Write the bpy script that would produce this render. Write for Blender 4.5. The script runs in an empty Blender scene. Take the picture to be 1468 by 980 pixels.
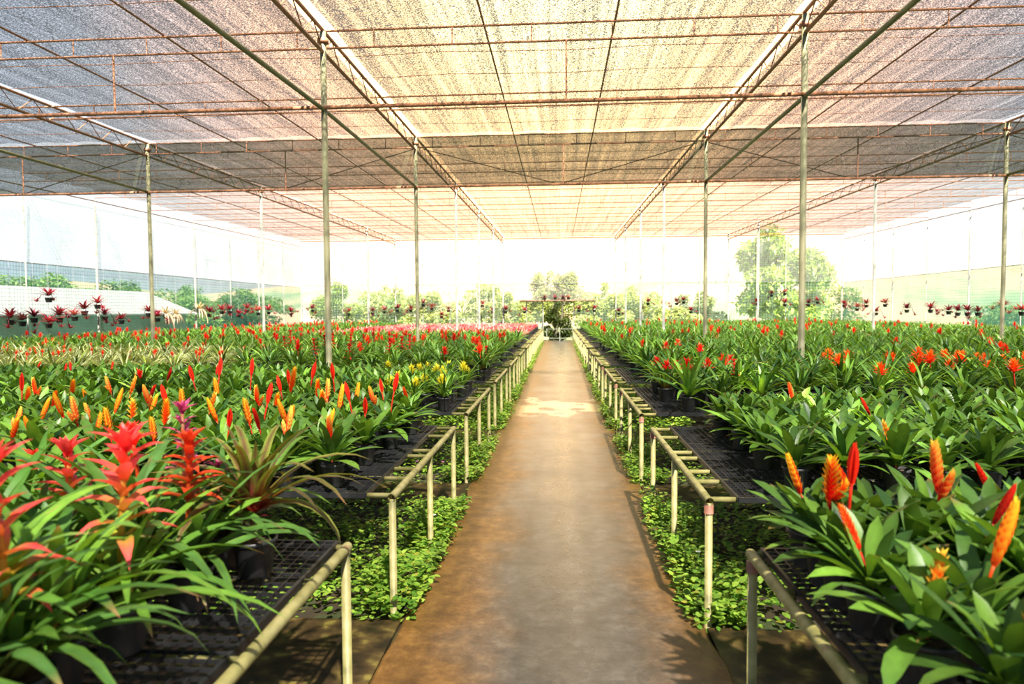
import bpy, math, random
import numpy as np
from mathutils import Vector, Matrix
random.seed(11); rs = np.random.RandomState(5)
R = math.radians
scene = bpy.context.scene
COL = scene.collection
# ------------------------------------------------------------------ camera
F, CX, CY, H = 979.0, 734.0, 490.0, 1.6
camd = bpy.data.cameras.new('camera'); cam = bpy.data.objects.new('camera', camd); COL.objects.link(cam)
camd.sensor_width = 36.0; camd.lens = 36.0*F/1468.0; camd.clip_end = 2000
CM = Matrix.Rotation(R(3.97), 3, 'Z') @ Matrix.Rotation(R(90-2.57), 3, 'X') @ Matrix.Rotation(R(-0.39), 3, 'Z')
cam.matrix_world = Matrix.Translation((0, 0, H)) @ CM.to_4x4()
scene.camera = cam
camd.dof.use_dof = True; camd.dof.focus_distance = 5.5; camd.dof.aperture_fstop = 2.6
CI = np.array(CM.inverted()); CMn = np.array(CM)
def proj(p):
    q = CI @ (np.array(p, float) - np.array([0, 0, H]))
    d = max(-q[2], 1e-4)
    return CX + F*q[0]/d, CY - F*q[1]/d, -q[2]
def ray(u, v):
    return CMn @ np.array([(u-CX)/F, -(v-CY)/F, -1.0])
def at(u, v, **k):
    d = ray(u, v); o = np.array([0, 0, H])
    (a, val), = k.items(); i = 'xyz'.index(a)
    return o + d*((val-o[i])/d[i])
# ------------------------------------------------------------------ object helpers
def tag(o, label=None, cat=None, group=None, kind=None):
    if label: o['label'] = label
    if cat: o['category'] = cat
    if group: o['group'] = group
    if kind: o['kind'] = kind
    return o
def empty(name, loc, label, cat, group=None, rz=0):
    o = bpy.data.objects.new(name, None); COL.objects.link(o)
    o.location = loc; o.rotation_euler = (0, 0, rz); o.empty_display_size = .05
    return tag(o, label, cat, group)
def link(name, me, parent=None):
    o = bpy.data.objects.new(name, me); COL.objects.link(o)
    if parent is not None: o.parent = parent
    return o
class MB:
    def __init__(s): s.v = []; s.f = []; s.c = []; s.n = 0
    def add(s, V, Fq, C=None):
        V = np.asarray(V, float).reshape(-1, 3); Fq = np.asarray(Fq, int).reshape(-1, 4)
        s.v.append(V); s.f.append(Fq + s.n); s.n += len(V)
        if C is None: C = np.ones((len(V), 3))
        C = np.asarray(C, float)
        if C.ndim == 1: C = np.tile(C, (len(V), 1))
        s.c.append(C)
    def box(s, lo, hi, C=None):
        x0, y0, z0 = lo; x1, y1, z1 = hi
        s.add([(x0,y0,z0),(x1,y0,z0),(x1,y1,z0),(x0,y1,z0),(x0,y0,z1),(x1,y0,z1),(x1,y1,z1),(x0,y1,z1)],
              [(0,3,2,1),(4,5,6,7),(0,1,5,4),(1,2,6,5),(2,3,7,6),(3,0,4,7)], C)
    def tube(s, pts, r, n=8, C=None, hollow=False):
        P = np.asarray(pts, float); m = len(P)
        rr = np.full(m, r) if np.isscalar(r) else np.asarray(r, float)
        T = np.gradient(P, axis=0) if m > 2 else np.tile(P[-1]-P[0], (m, 1))
        T = T/np.maximum(np.linalg.norm(T, axis=1, keepdims=True), 1e-9)
        ref = np.array([0, 0, 1.0]) if abs(T[0][2]) < .9 else np.array([1.0, 0, 0])
        A = np.cross(T, ref); A /= np.linalg.norm(A, axis=1, keepdims=True); B = np.cross(T, A)
        th = np.arange(n)*2*math.pi/n
        V = P[:, None, :] + rr[:, None, None]*(np.cos(th)[None, :, None]*A[:, None, :] + np.sin(th)[None, :, None]*B[:, None, :])
        fs = []
        for i in range(m-1):
            for j in range(n):
                k = (j+1) % n
                fs.append((i*n+j, i*n+k, (i+1)*n+k, (i+1)*n+j))
        if not hollow:
            for b in (0, (m-1)*n):
                for j in range(1, n-1, 2):
                    fs.append((b, b+j, b+j+1, b+(j+2) % n if j+2 < n else b+j+1) if j+2 < n else (b, b+j, b+j+1, b+j+1))
            fs = [f for f in fs if len(set(f)) == 4]
        s.add(V.reshape(-1, 3), fs, C)
    def arrays(s):
        return np.concatenate(s.v), np.concatenate(s.f), np.concatenate(s.c)
    def mesh(s, name, mat, smooth=True):
        V, Fq, C = s.arrays()
        return mkmesh(name, V, Fq, C, mat, smooth)
    def build(s, name, mat, parent=None, smooth=True):
        return link(name, s.mesh(name, mat, smooth), parent)
def mkmesh(name, V, Fq, C, mat, smooth=True):
    me = bpy.data.meshes.new(name)
    me.vertices.add(len(V)); me.vertices.foreach_set('co', V.astype(np.float32).ravel())
    me.loops.add(len(Fq)*4); me.loops.foreach_set('vertex_index', Fq.astype(np.int32).ravel())
    me.polygons.add(len(Fq)); me.polygons.foreach_set('loop_start', np.arange(0, len(Fq)*4, 4, dtype=np.int32))
    me.polygons.foreach_set('use_smooth', np.full(len(Fq), smooth))
    a = me.color_attributes.new('col', 'FLOAT_COLOR', 'POINT')
    c4 = np.ones((len(V), 4), np.float32); c4[:, :3] = C
    a.data.foreach_set('color', c4.ravel())
    me.update(calc_edges=True); me.materials.append(mat)
    return me
# ------------------------------------------------------------------ materials
def newmat(name):
    m = bpy.data.materials.new(name); m.use_nodes = True; nt = m.node_tree; nt.nodes.clear()
    o = nt.nodes.new('ShaderNodeOutputMaterial')
    def N(t, **k):
        n = nt.nodes.new(t)
        for a, b in k.items():
            if a.startswith('i_'): n.inputs[a[2:].replace('_', ' ')].default_value = b
            else: setattr(n, a, b)
        return n
    return m, nt, N, nt.links.new, o
def ramp(N, stops):
    r = N('ShaderNodeValToRGB'); e = r.color_ramp.elements
    while len(e) < len(stops): e.new(.5)
    for i, (p, c) in enumerate(stops):
        e[i].position = p; e[i].color = (*c, 1) if len(c) == 3 else c
    return r
def coords(N, L, sc=(1, 1, 1), kind='Object'):
    t = N('ShaderNodeTexCoord'); m = N('ShaderNodeMapping'); m.inputs['Scale'].default_value = sc
    L(t.outputs[kind], m.inputs[0]); return m.outputs[0]
def paint(name, stops, scale=8, rough=.5, metal=0, sc=(1, 1, 1), bump=0, detail=4):
    m, nt, N, L, o = newmat(name)
    b = N('ShaderNodeBsdfPrincipled'); b.inputs['Roughness'].default_value = rough; b.inputs['Metallic'].default_value = metal
    v = coords(N, L, sc); n = N('ShaderNodeTexNoise', i_Scale=scale, i_Detail=detail); L(v, n.inputs['Vector'])
    r = ramp(N, stops); L(n.outputs['Fac'], r.inputs[0]); L(r.outputs[0], b.inputs['Base Color'])
    if bump:
        bm = N('ShaderNodeBump', i_Strength=bump, i_Distance=.01); L(n.outputs['Fac'], bm.inputs['Height']); L(bm.outputs[0], b.inputs['Normal'])
    L(b.outputs[0], o.inputs[0]); return m
def plantmat(name, rough=.38, trans=.35, vary=.18, streak=.25, tsat=1.15, sss=(1.25, 1.15, .5)):
    """the organ's own colour (attribute), small per-plant variation, thin-leaf translucency"""
    m, nt, N, L, o = newmat(name)
    at_ = N('ShaderNodeAttribute', attribute_name='col')
    oi = N('ShaderNodeObjectInfo')
    v = coords(N, L, (30, 30, 30)); n = N('ShaderNodeTexNoise', i_Scale=1.0, i_Detail=3); L(v, n.inputs['Vector'])
    mr = N('ShaderNodeMapRange'); mr.inputs['To Min'].default_value = 1-streak; mr.inputs['To Max'].default_value = 1+streak
    L(n.outputs['Fac'], mr.inputs['Value'])
    mr2 = N('ShaderNodeMapRange'); mr2.inputs['To Min'].default_value = 1-vary; mr2.inputs['To Max'].default_value = 1+vary
    L(oi.outputs['Random'], mr2.inputs['Value'])
    mu = N('ShaderNodeMath', operation='MULTIPLY'); L(mr.outputs[0], mu.inputs[0]); L(mr2.outputs[0], mu.inputs[1])
    hs = N('ShaderNodeHueSaturation'); L(at_.outputs['Color'], hs.inputs['Color']); L(mu.outputs[0], hs.inputs['Value'])
    b = N('ShaderNodeBsdfPrincipled'); b.inputs['Roughness'].default_value = rough; b.inputs['Specular IOR Level'].default_value = .35
    L(hs.outputs[0], b.inputs['Base Color'])
    t = N('ShaderNodeBsdfTranslucent')
    mx = N('ShaderNodeMix', data_type='RGBA', blend_type='MULTIPLY'); mx.inputs['Factor'].default_value = 1
    L(hs.outputs[0], mx.inputs['A']); mx.inputs['B'].default_value = (sss[0]*tsat, sss[1]*tsat, sss[2], 1)
    L(mx.outputs['Result'], t.inputs['Color'])
    ms = N('ShaderNodeMixShader'); ms.inputs[0].default_value = trans
    L(b.outputs[0], ms.inputs[1]); L(t.outputs[0], ms.inputs[2]); L(ms.outputs[0], o.inputs[0])
    return m
def net(name, color, cover, grain=70, gamp=.5, stripe=0., stripe_sc=(6, .12, 1), trans_w=.5, grid=0., gsc=10.):
    """woven shade netting: threads (diffuse + translucent) and the open holes between them"""
    m, nt, N, L, o = newmat(name)
    v = coords(N, L); n = N('ShaderNodeTexNoise', i_Scale=grain, i_Detail=2); L(v, n.inputs['Vector'])
    c = N('ShaderNodeMath', operation='MULTIPLY_ADD'); L(n.outputs['Fac'], c.inputs[0]); c.inputs[1].default_value = gamp*3; c.inputs[2].default_value = cover-gamp*1.5
    last = c.outputs[0]
    if stripe:
        v2 = coords(N, L, stripe_sc); n2 = N('ShaderNodeTexNoise', i_Scale=1.0, i_Detail=5); n2.inputs['Roughness'].default_value = .75; L(v2, n2.inputs['Vector'])
        c2 = N('ShaderNodeMath', operation='MULTIPLY_ADD'); L(n2.outputs['Fac'], c2.inputs[0]); c2.inputs[1].default_value = stripe*2; L(last, c2.inputs[2])
        c3 = N('ShaderNodeMath', operation='SUBTRACT'); L(c2.outputs[0], c3.inputs[0]); c3.inputs[1].default_value = stripe; last = c3.outputs[0]
    if grid:
        for ax in (('X'), ('Z'), ('Y')):
            w = N('ShaderNodeTexWave', wave_type='BANDS', bands_direction=ax); w.inputs['Scale'].default_value = gsc; w.inputs['Distortion'].default_value = .6; L(v, w.inputs['Vector'])
            p = N('ShaderNodeMath', operation='POWER'); L(w.outputs['Fac'], p.inputs[0]); p.inputs[1].default_value = 8
            q = N('ShaderNodeMath', operation='MULTIPLY_ADD'); L(p.outputs[0], q.inputs[0]); q.inputs[1].default_value = grid; L(last, q.inputs[2]); last = q.outputs[0]
    cl = N('ShaderNodeMath', operation='MINIMUM'); L(last, cl.inputs[0]); cl.inputs[1].default_value = .97
    cm = N('ShaderNodeMath', operation='MAXIMUM'); L(cl.outputs[0], cm.inputs[0]); cm.inputs[1].default_value = .03
    d = N('ShaderNodeBsdfDiffuse'); d.inputs[0].default_value = (*color, 1)
    t = N('ShaderNodeBsdfTranslucent'); t.inputs[0].default_value = (*color, 1)
    m1 = N('ShaderNodeMixShader'); m1.inputs[0].default_value = trans_w; L(d.outputs[0], m1.inputs[1]); L(t.outputs[0], m1.inputs[2])
    tr = N('ShaderNodeBsdfTransparent')
    m2 = N('ShaderNodeMixShader'); L(cm.outputs[0], m2.inputs[0]); L(tr.outputs[0], m2.inputs[1]); L(m1.outputs[0], m2.inputs[2])
    L(m2.outputs[0], o.inputs[0]); return m
LEAF = plantmat('leaf', rough=.40, trans=.30, vary=.30, streak=.35)
BRACT = plantmat('bract', rough=.4, trans=.35, vary=.08, streak=.12, sss=(1.2, 1.0, 1.0))
PIPE = paint('aged_pipe', [(.3, (.17, .16, .05)), (.5, (.32, .28, .10)), (.62, (.40, .35, .15)), (.72, (.33, .19, .09))], 11, .5, detail=8)
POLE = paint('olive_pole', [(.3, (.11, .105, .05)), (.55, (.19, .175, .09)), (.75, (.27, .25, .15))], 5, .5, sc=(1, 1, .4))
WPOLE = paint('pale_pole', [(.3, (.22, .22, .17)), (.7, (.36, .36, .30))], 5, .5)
RUST = paint('rust_primer', [(.3, (.20, .075, .03)), (.55, (.31, .13, .06)), (.75, (.24, .12, .08))], 6, .6)
RUSTE = paint('red_primer_fitting', [(.3, (.22, .07, .04)), (.7, (.36, .17, .11))], 14, .6)
PLAST = paint('black_plastic', [(.3, (.012, .012, .013)), (.7, (.028, .028, .03))], 12, .38)
POTM = paint('black_pot', [(.3, (.012, .012, .014)), (.7, (.035, .034, .036))], 9, .45)
SOILP = paint('potting_bark', [(.35, (.03, .015, .008)), (.65, (.12, .065, .03))], 60, .9)
WIRE = paint('grey_wire', [(.3, (.2, .2, .2)), (.7, (.35, .35, .33))], 9, .5)
def zroof(y): return 5.3 + (y-8.85)*.0125
# ------------------------------------------------------------------ ground, path
def floor_mat():
    m, nt, N, L, o = newmat('soil'); b = N('ShaderNodeBsdfPrincipled', i_Roughness=.8)
    v = coords(N, L); n = N('ShaderNodeTexNoise', i_Scale=3.5, i_Detail=9); L(v, n.inputs['Vector'])
    r = ramp(N, [(.3, (.015, .011, .006)), (.5, (.045, .03, .014)), (.62, (.04, .06, .015)), (.75, (.10, .07, .035))]); L(n.outputs['Fac'], r.inputs[0]); L(r.outputs[0], b.inputs['Base Color'])
    bm = N('ShaderNodeBump', i_Strength=.6, i_Distance=.03); L(n.outputs['Fac'], bm.inputs['Height']); L(bm.outputs[0], b.inputs['Normal'])
    L(b.outputs[0], o.inputs[0]); return m
def path_mat():
    m, nt, N, L, o = newmat('wet_concrete'); b = N('ShaderNodeBsdfPrincipled')
    v = coords(N, L)
    n1 = N('ShaderNodeTexNoise', i_Scale=1.4, i_Detail=8); n1.inputs['Roughness'].default_value = .62; L(v, n1.inputs['Vector'])
    n2 = N('ShaderNodeTexNoise', i_Scale=9, i_Detail=12); n2.inputs['Roughness'].default_value = .8; L(v, n2.inputs['Vector'])
    sp = N('ShaderNodeSeparateXYZ'); L(v, sp.inputs[0])
    ax = N('ShaderNodeMath', operation='ABSOLUTE'); 
    sh = N('ShaderNodeMath', operation='ADD'); L(sp.outputs['X'], sh.inputs[0]); sh.inputs[1].default_value = -.05; L(sh.outputs[0], ax.inputs[0])
    # edge-wards iron stain, a real deposit along both edges of the slab
    e = N('ShaderNodeMath', operation='MULTIPLY_ADD'); L(n1.outputs['Fac'], e.inputs[0]); e.inputs[1].default_value = .9; 
    L(ax.outputs[0], e.inputs[2])
    stain = N('ShaderNodeMapRange', interpolation_type='SMOOTHSTEP'); stain.inputs['From Min'].default_value = .64; stain.inputs['From Max'].default_value = 1.15; L(e.outputs[0], stain.inputs['Value'])
    g = ramp(N, [(.30, (.030, .026, .023)), (.5, (.072, .062, .054)), (.70, (.15, .13, .11))]); L(n2.outputs['Fac'], g.inputs[0])
    s = ramp(N, [(.30, (.045, .018, .004)), (.5, (.15, .066, .013)), (.70, (.27, .14, .032))]); L(n2.outputs['Fac'], s.inputs[0])
    mx = N('ShaderNodeMix', data_type='RGBA'); L(stain.outputs[0], mx.inputs['Factor']); L(g.outputs[0], mx.inputs['A']); L(s.outputs[0], mx.inputs['B'])
    L(mx.outputs['Result'], b.inputs['Base Color'])
    # water film: smoother in the middle, puddle across the slab at some 11-12 m
    py = N('ShaderNodeMath', operation='SUBTRACT'); L(sp.outputs['Y'], py.inputs[0]); py.inputs[1].default_value = 11.3
    pa = N('ShaderNodeMath', operation='ABSOLUTE'); L(py.outputs[0], pa.inputs[0])
    pn = N('ShaderNodeMath', operation='MULTIPLY_ADD'); L(n1.outputs['Fac'], pn.inputs[0]); pn.inputs[1].default_value = 4.0; L(pa.outputs[0], pn.inputs[2])
    pd = N('ShaderNodeMapRange'); pd.inputs['From Min'].default_value = 2.5; pd.inputs['From Max'].default_value = 2.75; L(pn.outputs[0], pd.inputs['Value'])
    rr = N('ShaderNodeMapRange'); rr.inputs['From Min'].default_value = .35; rr.inputs['From Max'].default_value = 1.0; rr.inputs['To Min'].default_value = .07; rr.inputs['To Max'].default_value = .42; L(e.outputs[0], rr.inputs['Value'])
    r2 = N('ShaderNodeMath', operation='MULTIPLY_ADD'); L(n2.outputs['Fac'], r2.inputs[0]); r2.inputs[1].default_value = .25; L(rr.outputs[0], r2.inputs[2])
    r3 = N('ShaderNodeMath', operation='MULTIPLY'); L(r2.outputs[0], r3.inputs[0])
    pm = N('ShaderNodeMapRange'); pm.inputs['To Min'].default_value = .35; pm.inputs['To Max'].default_value = 1; L(pd.outputs[0], pm.inputs['Value']); L(pm.outputs[0], r3.inputs[1])
    L(r3.outputs[0], b.inputs['Roughness'])
    bs = N('ShaderNodeMath', operation='MULTIPLY'); L(pd.outputs[0], bs.inputs[0]); bs.inputs[1].default_value = .5
    bm = N('ShaderNodeBump', i_Distance=.008); L(bs.outputs[0], bm.inputs['Strength']); L(n2.outputs['Fac'], bm.inputs['Height']); L(bm.outputs[0], b.inputs['Normal'])
    b.inputs['IOR'].default_value = 1.5; b.inputs['Coat Weight'].default_value = .35; b.inputs['Coat Roughness'].default_value = .22
    L(b.outputs[0], o.inputs[0]); return m
SOIL, PATH = floor_mat(), path_mat()
mb = MB(); mb.box((-14.5, -7, -.12), (15.1, 37.5, -.035)); tag(mb.build('floor', SOIL, smooth=False), kind='structure')
def slab(x0, x1, y0, y1, name):
    mb = MB(); n = max(2, int((y1-y0)/.25)); ys = np.linspace(y0, y1, n)
    prof = []
    for i, y in enumerate(ys):
        j0, j1 = (rs.uniform(-.018, .018, 2) if 0 < i < n-1 else (0, 0))
        prof.append([(x0+j0, y, -.12), (x0+j0, y, -.008), (x0+j0+.012, y, 0), (x1+j1-.012, y, 0), (x1+j1, y, -.008), (x1+j1, y, -.12)])
    V = np.array(prof).reshape(-1, 3); fs = []
    for i in range(n-1):
        for j in range(5): fs.append((i*6+j, i*6+j+1, (i+1)*6+j+1, (i+1)*6+j))
    fs += [(0, 1, 4, 5), (1, 2, 3, 4)]; b = (n-1)*6; fs += [(b+5, b+4, b+1, b), (b+4, b+3, b+2, b+1)]
    mb.add(V, fs); return tag(mb.build(name, PATH, smooth=False), kind='structure')
slab(-.83, .74, -7, 37.3, 'path')
BY0, BP, BL = 3.48, 2.86, 2.12     # first gap's far side, bench pitch, bench length
K = list(range(-1, 12))
CROSS = paint('damp_cross_path', [(.35, (.018, .012, .006)), (.5, (.05, .03, .012)), (.6, (.10, .065, .02)), (.68, (.22, .17, .04))], 9, .45, bump=.3, detail=8)
for k in K:
    y1 = BY0+BP*k-.02; y0 = y1-(BP-BL)+.06
    for x0, x1 in ((-14.4, -.835), (.745, 15)):
        mb = MB(); mb.box((x0, y0, -.1), (x1, y1, -.012)); tag(mb.build('cross_path', CROSS, smooth=False), kind='structure')
# ------------------------------------------------------------------ benches
ORD = ['first','second','third','fourth','fifth','sixth','seventh','eighth','ninth','tenth','eleventh','twelfth','thirteenth','fourteenth','fifteenth','sixteenth','seventeenth','eighteenth','nineteenth']
TENS = {2: ('twentieth', 'twenty'), 3: ('thirtieth', 'thirty'), 4: ('fortieth', 'forty'), 5: ('fiftieth', 'fifty'), 6: ('sixtieth', 'sixty')}
def ordn(i):          # i from 0
    n = i+1
    if n <= 19: return ORD[n-1]
    t, u = divmod(n, 10)
    return TENS[t][0] if u == 0 else TENS[t][1]+'-'+ORD[u-1]
ZR, ZT = .63, .655
GX0, GX1 = {-1: 1.02, 1: .90}, {-1: 13.6, 1: 14.2}
def bench_meshes(side):
    xr = .88 if side < 0 else .757
    out = {}
    mb = MB(); mb.tube([(side*xr, 0, ZR), (side*xr, BL, ZR)], .021, 10, hollow=True); mb.tube([(side*xr, 0.001, ZR), (side*xr, BL-.001, ZR)], .016, 10, hollow=True); out['rail'] = mb.mesh('rail', PIPE)
    mb = MB(); mb.tube([(side*GX1[side], 0, ZR-.02), (side*GX1[side], BL, ZR-.02)], .02, 8); out['outer_rail'] = mb.mesh('outer_rail', PIPE)
    out['cross'] = []
    for y in (.0, .36, .60, .97, 1.15, 1.70, 2.06):
        mb = MB(); mb.tube([(side*xr, y+.025, ZR+.006), (side*GX1[side], y+.025, ZR+.006)], .0135, 8); out['cross'].append(mb.mesh('cross_bar', PIPE))
    mb = MB()
    for i in range(2):
        mb.tube([(0, 0, -.03), (0, 0, ZR)], .0195, 10)
    mb2 = MB(); mb2.tube([(0, 0, -.03), (0, 0, ZR-.012)], .0195, 12); out['leg'] = mb2.mesh('leg', PIPE)
    mb = MB(); mb.tube([(0, 0, 0), (0, 0, .045)], .024, 12); out['fit'] = mb.mesh('pipe_fitting', RUSTE)
    # black grid: three trays across the bench, frame bars and fine bars
    mb = MB(); x = GX0[side]; i = 0
    while x < GX1[side]-.02:
        thick = (i % 12 == 0); w = .006 if thick else .0022; z0 = ZT-(.028 if thick else .016)
        a, b = sorted((side*(x-w), side*(x+w))); mb.box((a, .0, z0), (b, BL, ZT)); x += .045; i += 1
    y = .0; j = 0
    while y < BL+.001:
        thick = (j % 16 == 0) or y > BL-.03; w = .007 if thick else .0022; z0 = ZT-(.028 if thick else .014)
        a, b = sorted((side*GX0[side], side*GX1[side])); mb.box((a, y-w, z0+.0008), (b, y+w, ZT-.0008)); y += .0441; j += 1
    out['grid'] = mb.mesh('grid_top', PLAST, smooth=False)
    return out, xr
BM = {s: bench_meshes(s) for s in (-1, 1)}
SIDE = {-1: 'left of the path', 1: 'right of the path'}
for s in (-1, 1):
    M_, xr = BM[s]
    for k in K:
        o = empty('plant_bench', (0, BY0+BP*k, 0), f'pipe bench with black grid top, {ordn(k+1)} from the front, {SIDE[s]}', 'bench', 'pipe plant benches along the path')
        link('rail', M_['rail'], o); link('outer_rail', M_['outer_rail'], o); gt = link('grid_top', M_['grid'], o); gt.location.x = -s*(.10 if k == -1 else 0)
        for c in M_['cross']: link('cross_bar', c, o)
        for y in (.02, 1.06, BL-.03):
            for x in ((xr, 3.9, 7.6, 11.2) if k < 4 else (xr, 4.5)):
                l = link('leg', M_['leg'], o); l.location = (s*x, y, 0)
                if s > 0 and x == xr and y != 1.06 and k < 4:
                    f = link('pipe_fitting', M_['fit'], l); f.location = (0, 0, ZR-.065)
# ------------------------------------------------------------------ plant organs
def strip(mb, base, az, e0, e1, Ln, w, prof, ns=6, fold=.25, bendp=1.0, col=None, roll=0., curl=0.):
    """a leaf or bract: ribbon with a folded midrib, bending from e0 to e1 (angles above the horizontal)"""
    t = np.linspace(0, 1, ns+1)
    e = e0+(e1-e0)*t**bendp; azs = az+curl*t
    ds = Ln/ns
    dirs = np.stack([np.cos(e)*np.cos(azs), np.cos(e)*np.sin(azs), np.sin(e)], 1)
    P = np.array(base, float)+np.concatenate([[np.zeros(3)], np.cumsum((dirs[:-1]+dirs[1:])/2*ds, 0)])
    side = np.stack([-np.sin(azs), np.cos(azs), np.zeros(ns+1)], 1)
    nrm = np.cross(dirs, side)*-1
    nrm = np.where(nrm[:, 2:3] < 0, nrm, nrm)
    up = np.stack([-np.sin(e)*np.cos(azs), -np.sin(e)*np.sin(azs), np.cos(e)], 1)
    c, s_ = math.cos(roll), math.sin(roll)
    sd = side*c+up*s_; u2 = up*c-side*s_
    hw = w/2*prof(t)
    V = np.stack([P+sd*hw[:, None]+u2*(hw*fold)[:, None], P, P-sd*hw[:, None]+u2*(hw*fold)[:, None]], 1).reshape(-1, 3)
    fs = []
    for i in range(ns):
        a = i*3; fs += [(a, a+1, a+4, a+3), (a+1, a+2, a+5, a+4)]
    C = np.stack([col(t, 1), col(t, 0), col(t, 1)], 1).reshape(-1, 3)
    mb.add(V, fs, C); return P[-1]
def p_broad(t): return np.maximum(.42+.9*np.sin(np.pi*np.minimum(t*.62+.12, 1))**1.5*.65, 0)*np.sqrt(np.clip(1-t**4.5, 0.0008, 1))
def p_strap(t): return (.75+.35*(1-t))*np.clip(1-t**3, 0.001, 1)**.7
def p_bract(t): return np.clip(np.sin(np.pi*(t*.8+.2)), .02, 1)*np.clip(1-t**5, .003, 1)
def mix(a, b, f):
    a = np.array(a, float); b = np.array(b, float); f = np.asarray(f, float)[..., None]
    return a*(1-f)+b*f
def const(c): 
    c = np.array(c, float); return lambda t, e: np.tile(c, (len(t), 1))
G = {'dark': (.016, .058, .016), 'mid': (.055, .15, .022), 'bright': (.17, .32, .035), 'yel': (.38, .46, .06), 'pale': (.55, .60, .30), 'red': (.26, .03, .025)}
def leafcol(rnd, lo='dark', hi='bright', basec=None, tipc=None, stripe=None, bias=0.):
    f = min(1, max(0, rnd.betavariate(1.6, 1.6)+bias)); c0 = mix(G[lo], G[hi], f)
    def fn(t, e):
        c = np.tile(c0, (len(t), 1))*(1.0 if e else 1.18)
        if stripe is not None: c = mix(c0, stripe, np.full(len(t), .85 if e == 0 else .12))
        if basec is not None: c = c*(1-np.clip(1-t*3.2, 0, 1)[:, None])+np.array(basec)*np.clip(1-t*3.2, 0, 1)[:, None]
        if tipc is not None: k = np.clip((t-.86)*9, 0, 1)[:, None]; c = c*(1-k)+np.array(tipc)*k
        return c
    return fn
def vriesea_leaves(seed, ns=6, n=20, z=.13, sc=1.0):
    r = random.Random(seed); mb = MB()
    for i in range(n):
        f = i/(n-1); az = i*2.39996+r.uniform(-.25, .25)
        e0 = R(18+62*f+r.uniform(-8, 8)); e1 = e0-R(r.uniform(28, 62)*(1-.35*f))
        Ln = sc*(r.uniform(.22, .30) if f < .75 else r.uniform(.15, .23)); w = sc*r.uniform(.043, .058)
        strip(mb, (.012*math.cos(az), .012*math.sin(az), z-.01+f*.03), az, e0, e1, Ln, w, p_broad, ns, .22, 1.2,
              leafcol(r, tipc=(.25, .14, .05) if r.random() < .12 else None), r.uniform(-.35, .35), r.uniform(-.25, .25))
    return mb
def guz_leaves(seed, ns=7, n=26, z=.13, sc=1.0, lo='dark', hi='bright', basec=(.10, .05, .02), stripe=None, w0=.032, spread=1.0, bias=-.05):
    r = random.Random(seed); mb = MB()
    for i in range(n):
        f = i/(n-1); az = i*2.39996+r.uniform(-.3, .3)
        e0 = R(35+50*f+r.uniform(-8, 8)); e1 = e0-R(r.uniform(55, 110)*(1-.45*f))*spread
        Ln = sc*(r.uniform(.34, .50) if f < .8 else r.uniform(.22, .34)); w = sc*r.uniform(.85, 1.25)*w0
        strip(mb, (.015*math.cos(az), .015*math.sin(az), z-.01+f*.03), az, e0, e1, Ln, w, p_strap, ns, .3, 1.3,
              leafcol(r, lo, hi, basec=basec, stripe=stripe if r.random() < .85 else None, bias=bias, tipc=(.45, .22, .10) if r.random() < .18 else None), r.uniform(-.3, .3), r.uniform(-.3, .3))
    return mb
def neo_leaves(seed, ns=4, n=20, z=.13, sc=1.0, inner=(.62, .05, .10), outer=(.35, .04, .05)):
    r = random.Random(seed); mb = MB()
    for i in range(n):
        f = i/(n-1); az = i*2.39996+r.uniform(-.2, .2)
        e0 = R(20+48*f); e1 = e0-R(r.uniform(20, 45))
        c0 = mix(outer, inner, min(1, f*1.1+r.uniform(-.2, .2))).clip(0.01, 1)
        strip(mb, (0, 0, z), az, e0, e1, sc*r.uniform(.15, .22), sc*.036, p_strap, ns, .25, 1.2, const(c0), r.uniform(-.2, .2))
    return mb
RED, ORG, YEL, CRIM = (.85, .035, .012), (.95, .22, .015), (1.0, .62, .03), (.60, .012, .02)
def stalk(mb, h, lean, az, r0, r1, c0, c1, n=6, z0=.15):
    t = np.linspace(0, 1, 7); x = lean*t**1.6
    P = np.stack([x*math.cos(az), x*math.sin(az), z0+(h-z0)*t], 1)
    mb.tube(P, np.linspace(r0, r1, 7), n, C=None)
    mb.c[-1] = np.repeat(mix(c0, c1, t), n, 0)
    return P
def sword(mb, P0, d, Lh, w, nb, c0, c1, spread=24, azp=0., tipf=1.0):
    """flattened spike of two-ranked boat-shaped bracts along direction d from P0"""
    d = np.array(d, float); d /= np.linalg.norm(d)
    tilt = math.acos(max(-1, min(1, d[2]))); taz = math.atan2(d[1], d[0])
    for i in range(nb):
        f = i/(nb-1); sgn = 1 if i % 2 else -1
        base = P0+d*Lh*.80*f
        az = azp+(0 if sgn > 0 else math.pi)
        el = R(90-(spread*(1-.55*f)+4)); Lb = Lh*(.36+.08*math.sin(math.pi*f)); wb = w*(.50+.26*math.sin(math.pi*f))
        # lean with the stalk
        def col(t, e, f=f): return mix(c0, c1, np.clip(tipf*(t*1.7+f*.45-.62), 0, 1))
        m2 = MB(); strip(m2, (0, 0, 0), az, el-R(6), el+R(10), Lb, wb, p_bract, 4, .75, 1., col)
        strip(m2, (0, 0, 0), az+.9*sgn, el+R(4), el+R(8), Lb*.9, wb*.9, p_bract, 4, .7, 1., col)
        V, Fq, C = m2.arrays()
        Rm = Matrix.Rotation(tilt, 3, Vector((-math.sin(taz), math.cos(taz), 0)))
        mb.add(V @ np.array(Rm).T+base, Fq, C)
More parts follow.
